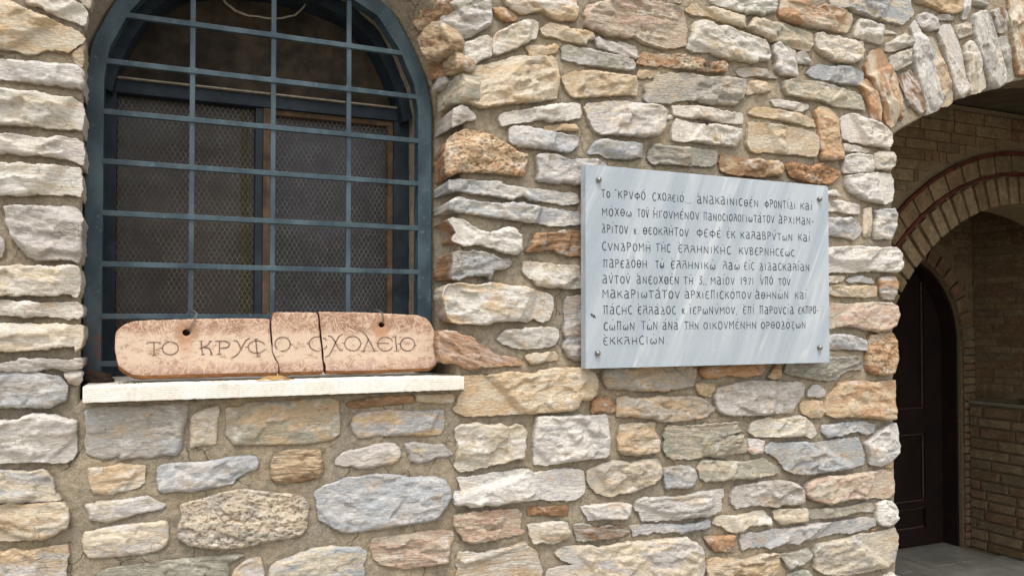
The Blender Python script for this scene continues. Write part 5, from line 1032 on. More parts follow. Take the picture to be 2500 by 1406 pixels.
# ------------------------------------------------------------------ masonry holes and anchors in the face
def plug(x, z, r, dep=.0):
    mb = MB(); mb.tube([(x, .02, z), (x, -.008, z)], r, 12); return mb.build('wall_plug', simple('dark_plug', lin(60,42,38,.6), .8, 80, .2, .2, .001), wall)
plug(1.515, 2.2145, .0062)
mb = MB()
for k in range(7):
    a = k*.9; mb.tube([(1.517+.004*math.cos(a), .01, 2.410+.006*math.sin(a)), (1.517+.010*math.cos(a+1), -.022, 2.398+.014*math.sin(a*1.7)), (1.514+.006*math.sin(a), -.014, 2.378-.006*math.cos(a))], .0009, 5)
mb.build('wire_tie', M_WIRE, wall)

# ------------------------------------------------------------------ window sill
mb = MB(); mb.box(-.1685, .7165, -.03, .36, 1.4265, 1.4615, 0, .0025)
sill = mb.build('window_sill', M_SILL, None)
# subdivide lightly and roughen the rim
bm = bmesh.new(); bm.from_mesh(sill.data)
bmesh.ops.subdivide_edges(bm, edges=[e for e in bm.edges if abs(e.verts[0].co.x-e.verts[1].co.x) > .5], cuts=140, use_grid_fill=False)
for v in bm.verts:
    if v.co.y < -.02:
        v.co.z += .0012*float(pnoise(v.co.x*60, v.co.z*40, 3))+.0006*float(pnoise(v.co.x*190, v.co.z*40, 4)); v.co.y += .001*float(pnoise(v.co.x*80, 2, 5))
bm.to_mesh(sill.data); bm.free(); adopt(sill, wall)

# ------------------------------------------------------------------ iron grille
gr = empty('window_grille', (.25, .15, 1.4615), 'arched dark blue iron grille of crossed flat bars set in the window', 'grille')
OC = [(.682,1.4625),(.682,2.205),(.667,2.285),(.628,2.37),(.568,2.47),(.46,2.535),(.35,2.56),(.249,2.565)]
OC = OC+[(.498-x, z) for x, z in OC[:-1]][::-1]
IC = [(.643,1.4625),(.643,2.195),(.631,2.27),(.589,2.362),(.527,2.448),(.43,2.497),(.34,2.514),(.249,2.518)]
IC = IC+[(.498-x, z) for x, z in IC[:-1]][::-1]
OC = even(OC, 150); IC = even(IC, 150)
mb = MB(); n = 150
vs_ = [(p[0], .148, p[1]) for p in OC]+[(p[0], .148, p[1]) for p in IC]+[(p[0], .158, p[1]) for p in OC]+[(p[0], .158, p[1]) for p in IC]
fs = []
for i in range(n-1):
    fs += [(i, i+1, n+i+1, n+i), (2*n+i, 3*n+i, 3*n+i+1, 2*n+i+1), (n+i, n+i+1, 3*n+i+1, 3*n+i), (i, 2*n+i, 2*n+i+1, i+1)]
fs += [(0, n, 3*n, 2*n), (n-1, 3*n-1, 4*n-1, 2*n-1)]
mb.add(vs_, fs)
# return flange of the angle iron
vs_ = [(p[0], .158, p[1]) for p in IC]+[(p[0], .19, p[1]) for p in IC]
OI = IC+(OC-IC)*.12
vs_ += [(p[0], .158, p[1]) for p in OI]+[(p[0], .19, p[1]) for p in OI]
fs = []
for i in range(n-1):
    fs += [(i, i+1, n+i+1, n+i), (2*n+i, 3*n+i, 3*n+i+1, 2*n+i+1), (n+i, n+i+1, 3*n+i+1, 3*n+i)]
mb.add(vs_, fs)
fr = mb.build('frame', M_IRON, gr)
bv = fr.modifiers.new('bevel', 'BEVEL'); bv.width = .0012; bv.segments = 2; bv.limit_method = 'ANGLE'
def inner_x(z):       # half width of the frame opening at height z
    pts = [p for p in IC if p[0] >= .249]
    zs_ = [p[1] for p in pts]; xs_ = [p[0] for p in pts]
    return float(np.interp(z, zs_, xs_))
for z in (1.502, 1.618, 1.742, 1.867, 1.990, 2.114, 2.235, 2.354):
    w = inner_x(z)+.004; rz = random.Random(int(z*1000)).uniform(-.002, .002)
    mb = MB(); mb.box(.498-w, w, .1475+.0, .1605, z-.0066, z+.0066, 0, .0012)
    b = mb.build('horizontal_bar', M_IRON, gr)
    for v in b.data.vertices: v.co.z += rz*math.sin(v.co.x*7)
for x in (.0535, .2505, .4485):
    top = 2.515-abs(x-.249)**2*.9
    mb = MB(); mb.box(x-.0062, x+.0062, .1515, .1655, 1.4645, top, 0, .0012)
    mb.build('vertical_bar', M_IRON, gr)
    mb = MB()
    for z in (1.502, 1.618, 1.742, 1.867, 1.990, 2.114, 2.235, 2.354):
        if z > top: continue
        for sx_ in (-1, 1):
            for sz_ in (-1, 1):
                cx_, cz_ = x+sx_*.0068, z+sz_*.0073
                k0 = len(mb.v)
                mb.add([(cx_+sx_*.004, .1508, cz_), (cx_, .1508, cz_+sz_*.004), (cx_, .1490, cz_), (cx_, .158, cz_)], [(0,1,2),(0,2,3),(1,3,2),(0,3,1)])
    mb.build('weld_bead', M_IRON, gr)['kind'] = 'stuff'
# rusty foot lump at the left end
rs = random.Random(4); bm = bmesh.new(); bmesh.ops.create_icosphere(bm, subdivisions=3, radius=1)
for v in bm.verts:
    f_ = 1+.35*float(fbm(np.array(v.co.x*2.2+9), np.array(v.co.z*2.2+v.co.y), 5, 3)); v.co = Vector((v.co.x*.034*f_, v.co.y*.03*f_, v.co.z*.016*f_))
me = bpy.data.meshes.new('debris_heap'); bm.to_mesh(me); bm.free(); me.materials.append(simple('rusty_dirt', lin(96,74,58,.6), .95, 150, .5, 1.0, .006, lin(70,56,46,.6))); me.shade_smooth()
o = bpy.data.objects.new('dirt_heap', me); col.objects.link(o); o.location = (-.15, .115, 1.468)
o['label'] = 'small heap of rusty dirt at the foot of the left grille post on the sill'; o['category'] = 'dirt heap'

# ------------------------------------------------------------------ window behind the grille
wd = empty('window', (.25, .36, 1.46), 'dark blue timber window with bare wood strips and chicken wire behind the iron grille', 'window')
def part(name, boxes, mat, parent=wd, bev=.0015):
    mb = MB()
    for b in boxes: mb.box(*b, 0, bev)
    return mb.build(name, mat, parent)
part('top_rail', [(-.20, .70, .315, .362, 2.206, 2.246)], M_BLUEWOOD)
part('dusty_ledge', [(-.20, .70, .300, .3145, 2.240, 2.2445)], M_CABLE)
part('side_post', [(-.20, -.126, .318, .36, 1.4625, 2.205)], M_BLUEWOOD)
part('side_post', [(.618, .664, .318, .36, 1.4625, 2.205)], M_BLUEWOOD)
part('mullion', [(.2225, .2425, .322, .36, 1.4625, 2.205)], M_BLUEWOOD)
part('wooden_strip', [(.243, .2665, .318, .36, 1.4625, 2.205)], M_WOOD)
part('wooden_strip', [(.602, .6175, .326, .36, 1.4625, 2.190)], M_WOOD)
part('wooden_strip', [(.267, .6175, .326, .36, 2.1905, 2.2055)], M_WOOD)
part('bottom_rail', [(-.1255, .222, .325, .36, 1.4625, 1.49), (.267, .6015, .325, .36, 1.4625, 1.49)], M_BLUEWOOD)
part('glass_pane', [(-.1255, .222, .352, .356, 1.4905, 2.205)], M_PANE1, bev=0)
part('glass_pane', [(.267, .6015, .350, .354, 1.4905, 2.190)], M_PANE2, bev=0)
part('olive_reflection_strip', [(.188, .204, .346, .3515, 1.492, 2.19)], simple('olive_reflection_tint', lin(96,90,58,.4), .8, 40, .3, .2, .001))  # coloured strip standing in for an olive reflection in the left pane
part('tympanum_board', [(-.22, .72, .358, .375, 2.2465, 2.62)], M_TYMP, bev=0)
part('back_board', [(-.22, .72, .3765, .39, 1.44, 2.62)], M_TYMP, bev=0)
# arched dark blue lining of the tympanum, seen edge-on at the right
LN = np.stack([BK[:,0]+(.249-BK[:,0])*.075, BK[:,1]], 1); LI = LN+(np.array([.249, 2.0])-LN)*.07
mb = MB(); n = len(LN); sel = [i for i in range(n) if LN[i,1] > 2.20]
i0, i1 = sel[0], sel[-1]
vs_ = []; fs = []
for i in range(i0, i1+1):
    for (C, y) in ((LN, .27), (LI, .27), (LI, .357)): vs_.append((C[i,0], y, C[i,1]))
for k in range(i1-i0):
    a = k*3; fs += [(a, a+3, a+4, a+1), (a+1, a+4, a+5, a+2)]
mb.add(vs_, fs); mb.build('arched_lining', M_BLUEWOOD, wd)
# chicken wire
mb = MB(); s = .0078; rw = random.Random(2)
a_, b_ = -.125, .601; z0, z1 = 1.485, 2.203
hx = s*1.72; hz = s*1.5
def wj(i, j, k): r_ = random.Random(i*7919+j*104729+k); return (r_.uniform(-.0008, .0008), r_.uniform(-.0008, .0008))
rows_ = int((z1-z0)/hz)+1; cols_ = int((b_-a_)/hx)+1
def node(i, j, up):
    # vertices of a pointy-top honeycomb
    x = a_+i*hx+(hx/2 if j % 2 else 0); z = z0+j*hz+(s*.25 if up else -s*.25)
    dx, dz = wj(i, j, up); sag = .004*math.sin(x*9+z*5)+.003*math.sin(z*13)
    return (x+dx, .335+sag, z+dz)
wire = []
for j in range(rows_):
    for i in range(cols_):
        A0 = node(i, j, 0); A1 = node(i, j, 1)      # short vertical twist
        wire.append((A0, A1, 1.5))
        if j+1 < rows_:
            if j % 2 == 0: nb_ = [(i-1, j+1), (i, j+1)]
            else: nb_ = [(i, j+1), (i+1, j+1)]
            for (p, q_) in nb_:
                if 0 <= p < cols_: wire.append((A1, node(p, q_, 0), 1.0))
for A_, B_, w_ in wire:
    A_ = Vector(A_); B_ = Vector(B_); r_ = .00052*w_
    dd = (B_-A_).normalized(); up = Vector((0, -1, 0)); sd_ = dd.cross(up).normalized()*r_
    u_ = up*r_
    mb.add([A_+sd_, A_-sd_, A_+u_, B_+sd_, B_-sd_, B_+u_], [(0,2,5,3), (2,1,4,5), (1,0,3,4)])
cw = mb.build('chicken_wire', M_MESHW, wd); cw['kind'] = 'stuff'
# cable loop in front of the tympanum
pts = []
key = [(.10,2.56),(.122,2.51),(.140,2.478),(.165,2.459),(.20,2.451),(.245,2.450),(.29,2.457),(.325,2.474),(.350,2.502),(.362,2.535),(.36,2.57)]
for k in range(len(key)-1):
    for t in np.linspace(0, 1, 5)[:-1]:
        a = np.array(key[k])*(1-t)+np.array(key[k+1])*t; pts.append((a[0], .30+.006*math.sin(a[0]*20), a[1]+.001*math.sin(a[0]*90)))
mb = MB(); mb.tube(pts, [.0034 if p[0] < .2 else .0026 for p in pts], 10)
ob = mb.build('cable', M_CABLE, None, True, (.245, .30, 2.45)); ob['label'] = 'pale cable hanging in a loop behind the top of the iron grille'; ob['category'] = 'cable'

# ------------------------------------------------------------------ marble plaque
PY = -.052
pq = empty('marble_plaque', (1.512, -.039, 1.475), 'pale blue-grey marble plaque with ten engraved lines of Greek lettering bolted to the wall', 'plaque')
out = []
x0, x1, z0, z1 = 1.0665, 1.957, 1.4747, 2.0436
for cx_, cz_, a0 in ((x1-.011, z1-.011, 0), (x0+.001, z1-.001, 90), (x0+.001, z0+.001, 180), (x1-.003, z0+.003, 270)):
    r_ = .011 if a0 == 0 else (.003 if a0 == 270 else .001)
    for k in range(7):
        a = R(a0+k*15); out.append((cx_+r_*math.cos(a), cz_+r_*math.sin(a)))
out = resample(np.array(out), .012)
def rim(o_, amp):
    return np.stack([o_[:,0]+amp*pnoise(o_[:,0]*120, o_[:,1]*120, 6), o_[:,1]+amp*pnoise(o_[:,0]*130, o_[:,1]*110, 7)], 1)
fo = rim(out, .0006); n = len(fo); c_ = np.array([(x0+x1)/2, (z0+z1)/2])
ins = fo+(c_-fo)/np.maximum(np.hypot(*(c_-fo).T)[:,None], 1e-9)*.0012
mb = MB()
vs_ = [(p[0], PY, p[1]) for p in ins]+[(p[0], PY+.0012, p[1]) for p in fo]+[(p[0], -.024, p[1]) for p in fo]
fs = [tuple(range(n))]+[(i, n+i, n+(i+1) % n, (i+1) % n) for i in range(n)]+[(n+i, 2*n+i, 2*n+(i+1) % n, n+(i+1) % n) for i in range(n)]+[tuple(range(2*n, 3*n))[::-1]]
mb.add(vs_, fs); mb.build('slab', M_PLAQUE, pq)
# stroke letters
def arc(cx, cy, rx, ry, a0, a1, n=12): return [(cx+rx*math.cos(R(a0+(a1-a0)*i/n)), cy+ry*math.sin(R(a0+(a1-a0)*i/n))) for i in range(n+1)]
G = {
 'T': (.62, [[(0,1),(.6,1)], [(.28,1),(.30,0)]]), 'O': (.60, [arc(.28,.5,.25,.48,90,450)]), 'o': (.6, [arc(.28,.4,.22,.38,90,450)]),
 'K': (.58, [[(.03,1),(.05,0)], [(.52,.98),(.07,.45)], [(.2,.58),(.38,.3),(.55,.02)]]), 'k': (.58, [[(.05,.7),(.05,0)], [(.42,.66),(.08,.35)], [(.2,.42),(.34,.05),(.5,0)]]),
 'P': (.55, [[(.06,1),(.06,0)], [(.0,1),(.3,1),(.46,.86),(.44,.62),(.28,.5),(.07,.5)]]), 'V': (.58, [[(.02,1),(.28,0)], [(.54,1),(.28,0)]]),
 'Φ': (.72, [[(.35,1.08),(.36,-.15)], arc(.35,.5,.32,.30,90,450)]), 'C': (.55, [[(.48,.9),(.36,1),(.2,.96),(.07,.75),(.03,.45),(.1,.14),(.26,0),(.42,.03),(.5,.14)]]),
 'X': (.60, [[(.04,1),(.2,.8),(.55,.02)], [(.5,1),(.28,.5),(.02,.02)]]), 'Λ': (.58, [[(.02,.98),(.4,.98),(.46,.4),(.54,0)], [(.43,.62),(.12,.55),(.02,.0)]]),
 'E': (.52, [[(.46,.92),(.3,1),(.12,.88),(.03,.5),(.1,.12),(.28,0),(.46,.1)], [(.04,.52),(.36,.52)]]), 'I': (.28, [[(.1,.9),(.12,0)]]),
 'A': (.66, [[(.06,.95),(.3,1),(.46,.88),(.48,.5),(.5,.05),(.62,.0)], [(.47,.58),(.25,.55),(.05,.38),(.06,.1),(.22,0),(.4,.08),(.49,.3)]]),
 'N': (.66, [[(.06,0),(.08,1)], [(.08,.86),(.5,.12)], [(.54,1),(.52,-.05)]]), 'Θ': (.60, [arc(.28,.5,.24,.48,90,450), [(.04,.5),(.52,.5)]]),
 'Δ': (.62, [[(.05,.95),(.3,1),(.5,.0)], [(.42,.65),(.25,.5),(.04,.0),(.56,.0)]]), 'M': (.72, [[(.04,0),(.07,1)], [(.0,.98),(.3,.45),(.6,.98)], [(.6,1),(.64,0)]]),
 'ω': (.74, [[(.18,.7),(.04,.4),(.1,.05),(.26,.05),(.36,.35)], [(.36,.35),(.46,.04),(.62,.06),(.68,.4),(.58,.68)]]),
 'H': (.64, [[(.06,1),(.06,0)], [(.54,1),(.55,0)], [(.06,.5),(.55,.5)]]), 'Γ': (.48, [[(.08,0),(.08,1),(.44,1)]]),
 'Π': (.66, [[(.0,1),(.62,1)], [(.14,1),(.12,0)], [(.48,1),(.5,0)]]), 'B': (.58, [[(.07,0),(.07,1),(.3,1),(.42,.8),(.3,.56),(.08,.54)], [(.3,.54),(.5,.34),(.42,.06),(.07,0)]]),
 'Ξ': (.56, [[(.05,1),(.48,1),(.14,.68),(.36,.6),(.1,.4),(.2,.12),(.44,.05),(.3,-.28)]]), '-': (.40, [[(.06,.42),(.32,.42)]]), '.': (.22, [[(.07,.0),(.10,.06)]]), ',': (.2, [[(.1,.06),(.04,-.14)]]),
 '3': (.52, [[(.05,1),(.46,1),(.2,.6),(.42,.45),(.42,.12),(.22,0),(.04,.1)]]), '1': (.30, [[(.12,1),(.12,0)]]),
 '9': (.56, [[(.44,.72),(.36,.98),(.14,.96),(.05,.7),(.18,.5),(.38,.56),(.44,.72),(.42,.2),(.2,0)]]), '7': (.52, [[(.04,1),(.48,1),(.2,0)]]), '"': (.26, [[(.04,1.25),(.08,1.05)], [(.16,1.25),(.18,1.05)]])}
def ribbon(mb, pts, hw, y):
    pts = [Vector((p[0], p[1])) for p in pts]; n = len(pts); Lp = []
    for i in range(n):
        t = (pts[min(i+1, n-1)]-pts[max(i-1, 0)]); t = t.normalized() if t.length > 1e-9 else Vector((1, 0))
        nn = Vector((-t.y, t.x)); w = hw*(1 if 0 < i < n-1 else .75); Lp.append((pts[i]+nn*w, pts[i]-nn*w))
    v = [(a.x, y, a.y) for ab in Lp for a in ab]
    mb.add(v, [(2*i, 2*i+1, 2*i+3, 2*i+2) for i in range(n-1)])
rt = random.Random(9)
CAPH = .0222
for li, row in enumerate(TEXT):
    mb = MB()
    for w, ax, az, bx, bz in row:
        items = []; W = 0
        for ch in w:
            if ch in "'`~_": items.append((ch, W-.04, 0)); continue
            g = G['o'] if ch == 'o' else G[ch]
            items.append((ch, W, g[0])); W += g[0]+.17
        W -= .17
        sc = (bx-ax)/W; prevw = .6; lx = 0
        for ch, ox, gw in items:
            if ch in "'`~_":
                mx = ax+(lx+prevw*.5)*sc; mz = az+(bz-az)*((mx-ax)/(bx-ax))
                S_ = {"'": [(.05,1.2),(.14,1.42)], '`': [(-.28,1.38),(-.2,1.16)], '~': [(-.12,1.24),(.14,1.26)], '_': [(.0,-.16),(.03,-.26)]}[ch]
                ribbon(mb, [(mx+a*CAPH*.8, mz+b*CAPH) for a, b in S_], .0011, PY-.0004); continue
            lx = ox; prevw = gw
            hs = CAPH*rt.uniform(.90, 1.08); dz = rt.uniform(-.0008, .0008)
            gs = G[ch][1]
            for S_ in gs:
                P_ = []
                for a, b in S_:
                    X_ = ax+(ox+a+rt.uniform(-.018, .018))*sc; P_.append((X_, az+(bz-az)*((X_-ax)/(bx-ax))+dz+b*hs))
                ribbon(mb, P_, rt.uniform(.0013, .0017), PY-.0004)
    mb.build('inscription_line', M_INK, pq)['kind'] = 'stuff'
for bx, bz in ((1.106, 2.002), (1.9146, 1.998), (1.101, 1.5174), (1.911, 1.5237)):
    mb = MB(); P_ = [(bx, PY-.0002-y_, bz) for y_ in (0, .004, .009, .012, .0135)]; mb.tube(P_, [.0068, .0078, .0074, .0045, .001], 14)
    mb.build('bolt', M_BOLT, pq, True)
mb = MB(); mk = [(1.080,1.6275),(1.086,1.628),(1.090,1.6235),(1.0935,1.625),(1.0995,1.615),(1.094,1.617),(1.0905,1.6145),(1.087,1.6195),(1.0835,1.6195)]
mb.add([(a, PY-.0005, b) for a, b in mk], [tuple(range(len(mk)))[::-1]]); mb.build('dark_chip', M_INK, pq)

# ------------------------------------------------------------------ cracked clay sign on the sill
YS = .05
sg = empty('clay_sign', (.28, .06, 1.4618), 'cracked pinkish clay sign with Greek letters tied to the grille, standing on the window sill', 'sign')
def hole_ring(c, r, n=18): return np.array([(c[0]+r*math.cos(2*math.pi*k/n)*(1+.06*math.sin(k*2.3)), c[1]+r*.9*math.sin(2*math.pi*k/n)) for k in range(n)])
for k, P in enumerate(SIGN_FRAGMENTS):
    P = np.array(P)
    if area(P) < 0: P = P[::-1]
    Q = resample(chaikin(P, .12), .005)
    T = np.roll(Q, -1, 0)-np.roll(Q, 1, 0); T /= np.maximum(np.hypot(T[:,0], T[:,1])[:,None], 1e-9); N = np.stack([T[:,1], -T[:,0]], 1)
    Q = Q+N*(fbm(Q[:,0]*60, Q[:,1]*60, 40+k, 3)*.0010)[:,None]
    holes = [hole_ring(SIGN_HOLES[0], .0088)] if k == 0 else ([hole_ring(SIGN_HOLES[1], .0078)] if k == 2 else [])
    V, F, ring, lead = fill(Q, .007, 60+k, holes, .0018)
    d = dist_seg(Q, V[:,0], V[:,1]); d[ring] = 0
    T = np.roll(Q, -1, 0)-np.roll(Q, 1, 0); T /= np.maximum(np.hypot(T[:,0], T[:,1])[:,None], 1e-9); N = np.stack([T[:,1], -T[:,0]], 1)
    zmid = Q[:,1].mean()
    y = YS+.0018*np.exp(-d/.0018)
    V3 = [(V[i,0], y[i], V[i,1]) for i in range(len(V))]; fc = []; mi = []
    for a, b, c in F:
        cr = (V[b,0]-V[a,0])*(V[c,1]-V[a,1])-(V[c,0]-V[a,0])*(V[b,1]-V[a,1]); fc.append((a, b, c) if cr > 0 else (a, c, b)); mi.append(0)
    low = sstep(-.2, -.75, N[:,1])           # bottom edge bevels down to the sill
    n = len(ring); prev = ring
    outx = sstep(-.5, -.9, N[:,0]) if k == 0 else (sstep(.5, .9, N[:,0]) if k == 2 else 0*N[:,0])
    for (yy, ex) in ((YS+.006, .006), (YS+.014, .0095), (YS+.026, .0098), (YS+.032, .006)):
        b0 = len(V3)
        for i in range(n):
            e = ex*low[i]+.0012*outx[i]
            z_ = Q[i,1]-e if low[i] > 0 else Q[i,1]
            z_ = max(z_, 1.4622) if low[i] > 0 else z_
            V3.append((Q[i,0]+N[i,0]*.0012*outx[i], yy, z_))
        cur = list(range(b0, b0+n))
        for i in range(n):
            j = (i+1) % n; fc.append((prev[i], cur[i], cur[j], prev[j])); mi.append(1 if (low[i] > .3 or N[i,1] > .5 or outx[i] > .3) else 2)
        prev = cur
    fc.append(tuple(prev)[::-1]); mi.append(1)
    for h in holes:
        b0 = len(V3); base_i = [lead[len(Q)+q_] for q_ in range(len(h))]
        V3 += [(SIGN_HOLES[0][0]*0+p[0], YS+.0315, p[1]) for p in h]
        for q_ in range(len(h)):
            j = (q_+1) % len(h); fc.append((base_i[q_], base_i[j], b0+j, b0+q_)); mi.append(2)
    o = mesh_obj('clay_fragment', V3, fc, [M_CLAY, M_CLAYSIDE, M_CRACK]); o.data.polygons.foreach_set('material_index', mi)
    sm = [m == 0 for m in mi]; o.data.polygons.foreach_set('use_smooth', sm)
    dz = [(0, 0), (0, 0), (0, 0)][k]
    adopt(o, sg)
for g in SIGN_LETTERS:
    mb = MB()
    for S_ in g:
        P_ = np.array(S_)
        if len(P_) > 2: P_ = even(P_, max(len(P_), 14))
        ribbon(mb, [tuple(p) for p in P_], .0016 if len(S_) > 2 else .0014, YS-.0005)
    mb.build('engraved_letter', M_ENGRAVE, sg)
for hx_, hz_ in SIGN_HOLES:
    mb = MB()
    for dx in (0, .002):
        mb.tube([(hx_+.003+dx, YS+.012, hz_+.001), (hx_+.005+dx, YS-.003, hz_+.006), (hx_+.014+dx*2, YS-.004, hz_+.026), (hx_+.022+dx, YS+.004, hz_+.046), (hx_+.020-dx, YS+.04, hz_+.052), (hx_+.012, .135, hz_+.055), (hx_+.008, .146, 1.618)] if hx_ < .2 else
                [(hx_+.001+dx, YS+.012, hz_+.001), (hx_+.003+dx, YS-.003, hz_+.006), (hx_+.002+dx, YS-.003, hz_+.024), (hx_-.002+dx, YS+.006, hz_+.036), (hx_-.008-dx, YS+.03, hz_+.040), (hx_-.02, .13, hz_+.02)], .0008, 6)
    mb.build('tie_wire', M_WIRE, sg, True)

# ------------------------------------------------------------------ dry leaf and twigs on the sill
mb = MB(); n1, n2 = 12, 6
L_ = .088
for i in range(n1+1):
    for j in range(n2+1):
        t = i/n1; w = math.sin(math.pi*min(1, t*.96+.02))**.8*.016; s_ = j/n2*2-1
        mb.v.append((.198+L_*t, .010+s_*w*.7, 1.4632+.0105*math.sin(math.pi*t)*(.55+.45*s_)+.0012*math.sin(t*17+s_*3)))
for i in range(n1):
    for j in range(n2): mb.f.append((i*(n2+1)+j, (i+1)*(n2+1)+j, (i+1)*(n2+1)+j+1, i*(n2+1)+j+1)); mb.mi.append(0)
o = mb.build('dry_leaf', M_LEAF, None, True, (.24, .01, 1.463)); o['label'] = 'curled dry brown leaf lying on the sill below the cracked middle of the clay sign'; o['category'] = 'leaf'
mb = MB(); mb.tube([(.098, .0, 1.4632), (.104, .004, 1.4665), (.112, .0, 1.4652), (.120, .003, 1.4662)], .0007, 5); mb.tube([(.104, .004, 1.4665), (.108, .006, 1.470)], .0005, 5)
o = mb.build('twig', M_LEAF, None, True, (.1, 0, 1.463)); o['label'] = 'tiny dry twig on the white sill left of the leaf'; o['category'] = 'twig'
mb = MB(); rl = random.Random(12)
for k in range(26):
    x_ = -.075+rl.gauss(0, .010); y_ = .034+rl.uniform(-.008, .012); h_ = rl.uniform(.003, .009)
    mb.tube([(x_, y_, 1.4615), (x_+rl.uniform(-.003, .003), y_-.002, 1.4615+h_)], [.0009, .0003], 4)
o = mb.build('moss_tuft', M_GREEN, None, False, (-.075, .034, 1.4615)); o['label'] = 'little green moss tuft at the lower left corner of the clay sign'; o['category'] = 'moss'

# ------------------------------------------------------------------ passage behind the right-hand arch
def brick_block(mb, x0, x1, y0, y1, z0, z1, rnd, bev=.004):
    """rounded, slightly uneven brick"""
    j = lambda: rnd.uniform(-.0022, .0022); b = bev
    c = []
    for (x, sx_) in ((x0, 1), (x1, -1)):
        for (y, sy_) in ((y0, 1), (y1, -1)):
            for (z, sz_) in ((z0, 1), (z1, -1)):
                c.append(((x+j(), y+sy_*b, z+sz_*b), (x+sx_*b, y+j(), z+sz_*b), (x+sx_*b, y+sy_*b, z+j())))
    vv = [p for t in c for p in t]
    bm = bmesh.new(); bv_ = [bm.verts.new(p) for p in vv]; bmesh.ops.convex_hull(bm, input=bv_); bm.verts.index_update()
    live = [v for v in bm.verts]; 
    for q_, v in enumerate(live): v.index = q_
    mb.add([v.co for v in live], [[v.index for v in f.verts] for f in bm.faces]); bm.free()
PROTO = []
pr_ = random.Random(31)
for k in range(8):
    mb = MB(); brick_block(mb, -.5, .5, -.5, .5, -.5, .5, pr_, .06)
    me = bpy.data.meshes.new('brick'); me.from_pydata(mb.v, [], mb.f); PROTO.append(me)
PM = {}
def brick(parent, cx_, cy_, cz_, sx_, sy_, sz_, rnd, rot=None, mats=BR, weights=None):
    mi_ = rnd.choices(range(len(mats)), weights or [3,3,1,1,2][:len(mats)])[0]; pk = rnd.randrange(8); key = (pk, mats[mi_].name)
    if key not in PM:
        me = PROTO[pk].copy(); me.materials.append(mats[mi_]); me.name = 'brick'; PM[key] = me
    o = bpy.data.objects.new('brick', PM[key]); col.objects.link(o)
    o.scale = (sx_, sy_, sz_); o.location = (cx_-parent.location.x, cy_-parent.location.y, cz_-parent.location.z)
    if rot: o.rotation_euler = rot
    o.parent = parent; return o
rb = random.Random(88)
bpx = 5.34
sw = empty('brick_side_wall', (bpx, 1.2, 0), 'dim brick side wall of the passage at the far right', 'wall')
mb = MB(); mb.box(bpx, bpx+.3, .22, 2.4, 0, 2.79); mb.build('mortar', M_JOINT, sw)
z = 1.075; r = 0
while z < 2.62:
    h_ = rb.uniform(.045, .058); y = .85-rb.uniform(0, .2)
    while y < 1.94:
        L_ = rb.uniform(.17, .26); e = min(y+L_, 1.948)
        if e-y > .03 and (y > .95 or z > 1.8): brick(sw, bpx-.001, (y+e)/2, z+h_/2, .011, e-y-.007, h_-.007, rb)
        y = e+.002
    z += h_
lw = empty('low_brick_wall', (5.28, 1.2, 0), 'low brick wall with a dusty top ledge along the passage side, beside the door', 'wall')
mb = MB(); mb.box(5.275, bpx-.002, .45, 1.945, 0, 1.03); mb.build('mortar', M_JOINT, lw)
mb = MB(); mb.box(5.25, bpx-.004, .45, 1.94, 1.031, 1.056, 0, .006); mb.build('ledge', simple('dusty_ledge_top', lin(168,158,134,.5), .9, 30, .35, .6, .006), lw)
z = .015
while z < .99:
    h_ = rb.uniform(.062, .078); h_ = min(h_, 1.028-z); y = .55-rb.uniform(0, .25)
    while y < 1.94:
        L_ = rb.uniform(.19, .30); e = min(y+L_, 1.94)
        if e-y > .04: brick(lw, 5.272, (y+e)/2, z+h_/2, .03, e-y-.016, h_-.015, rb)
        y = e+.002
    z += h_
# wall with the door
bw = empty('door_wall', (4.7, 2.0, 0), 'dark brick wall at the end of the passage with an arched doorway', 'wall')
DX, DZ, DR = 4.60, 1.47, .61
def wall_with_arch(name, parent, x0, x1, z1, y0, y1, cx_, cz_, r_, mat, xr=None):
    """rectangular wall x0..x1, 0..z1 with an arched opening"""
    a = [(cx_-r_, 0)]+[(cx_+r_*math.cos(t), cz_+r_*math.sin(t)) for t in np.linspace(math.pi, 0, 41)]+[(cx_+r_, 0)]
    a = [(min(max(p[0], x0+.001), x1-.001), p[1]) for p in a] if xr else a
    V = []; F = []
    n = len(a)
    for (x, z) in a:
        V += [(x, y0, z), (x, y0, z1), (x, y1, z), (x, y1, z1)]
    for i in range(n-1):
        b = i*4; c = b+4
        F += [(b, b+1, c+1, c), (b+2, c+2, c+3, b+3), (b, c, c+2, b+2)]
    b = len(V)
    V += [(x0, y0, 0), (x0, y0, z1), (x0, y1, 0), (x0, y1, z1), (x1, y0, 0), (x1, y0, z1), (x1, y1, 0), (x1, y1, z1)]
    F += [(b, b+1, 1, 0), (b+2, 2, 3, b+3), (4*(n-1), 4*(n-1)+1, b+5, b+4), (4*(n-1)+2, b+6, b+7, 4*(n-1)+3)]
    o = mesh_obj(name, V, F, mat); adopt(o, parent); return o
wall_with_arch('mortar', bw, 2.0, bpx+.3, 2.79, 1.96, 2.25, DX, DZ, DR+.004, M_JOINT)
for k in range(19):
    t = math.pi*(k+.5)/19; rc = DR+.062
    brick(bw, DX+rc*math.cos(t), 1.952, DZ+rc*math.sin(t), .12, .03, .088, rb, (0, -t, 0))
z = .02
while z < 2.6:
    h_ = rb.uniform(.046, .060)
    for (a, b) in ((5.216, 5.338), (3.3, 3.984)):
        y = a
        while y < b-.02:
            L_ = rb.uniform(.12, .24); e = min(y+L_, b)
            zc = z+h_/2
            if zc < DZ and e-y > .03: brick(bw, (y+e)/2, 1.952, zc, e-y-.010, .028, h_-.010, rb)
            y = e
    z += h_
z = 1.50
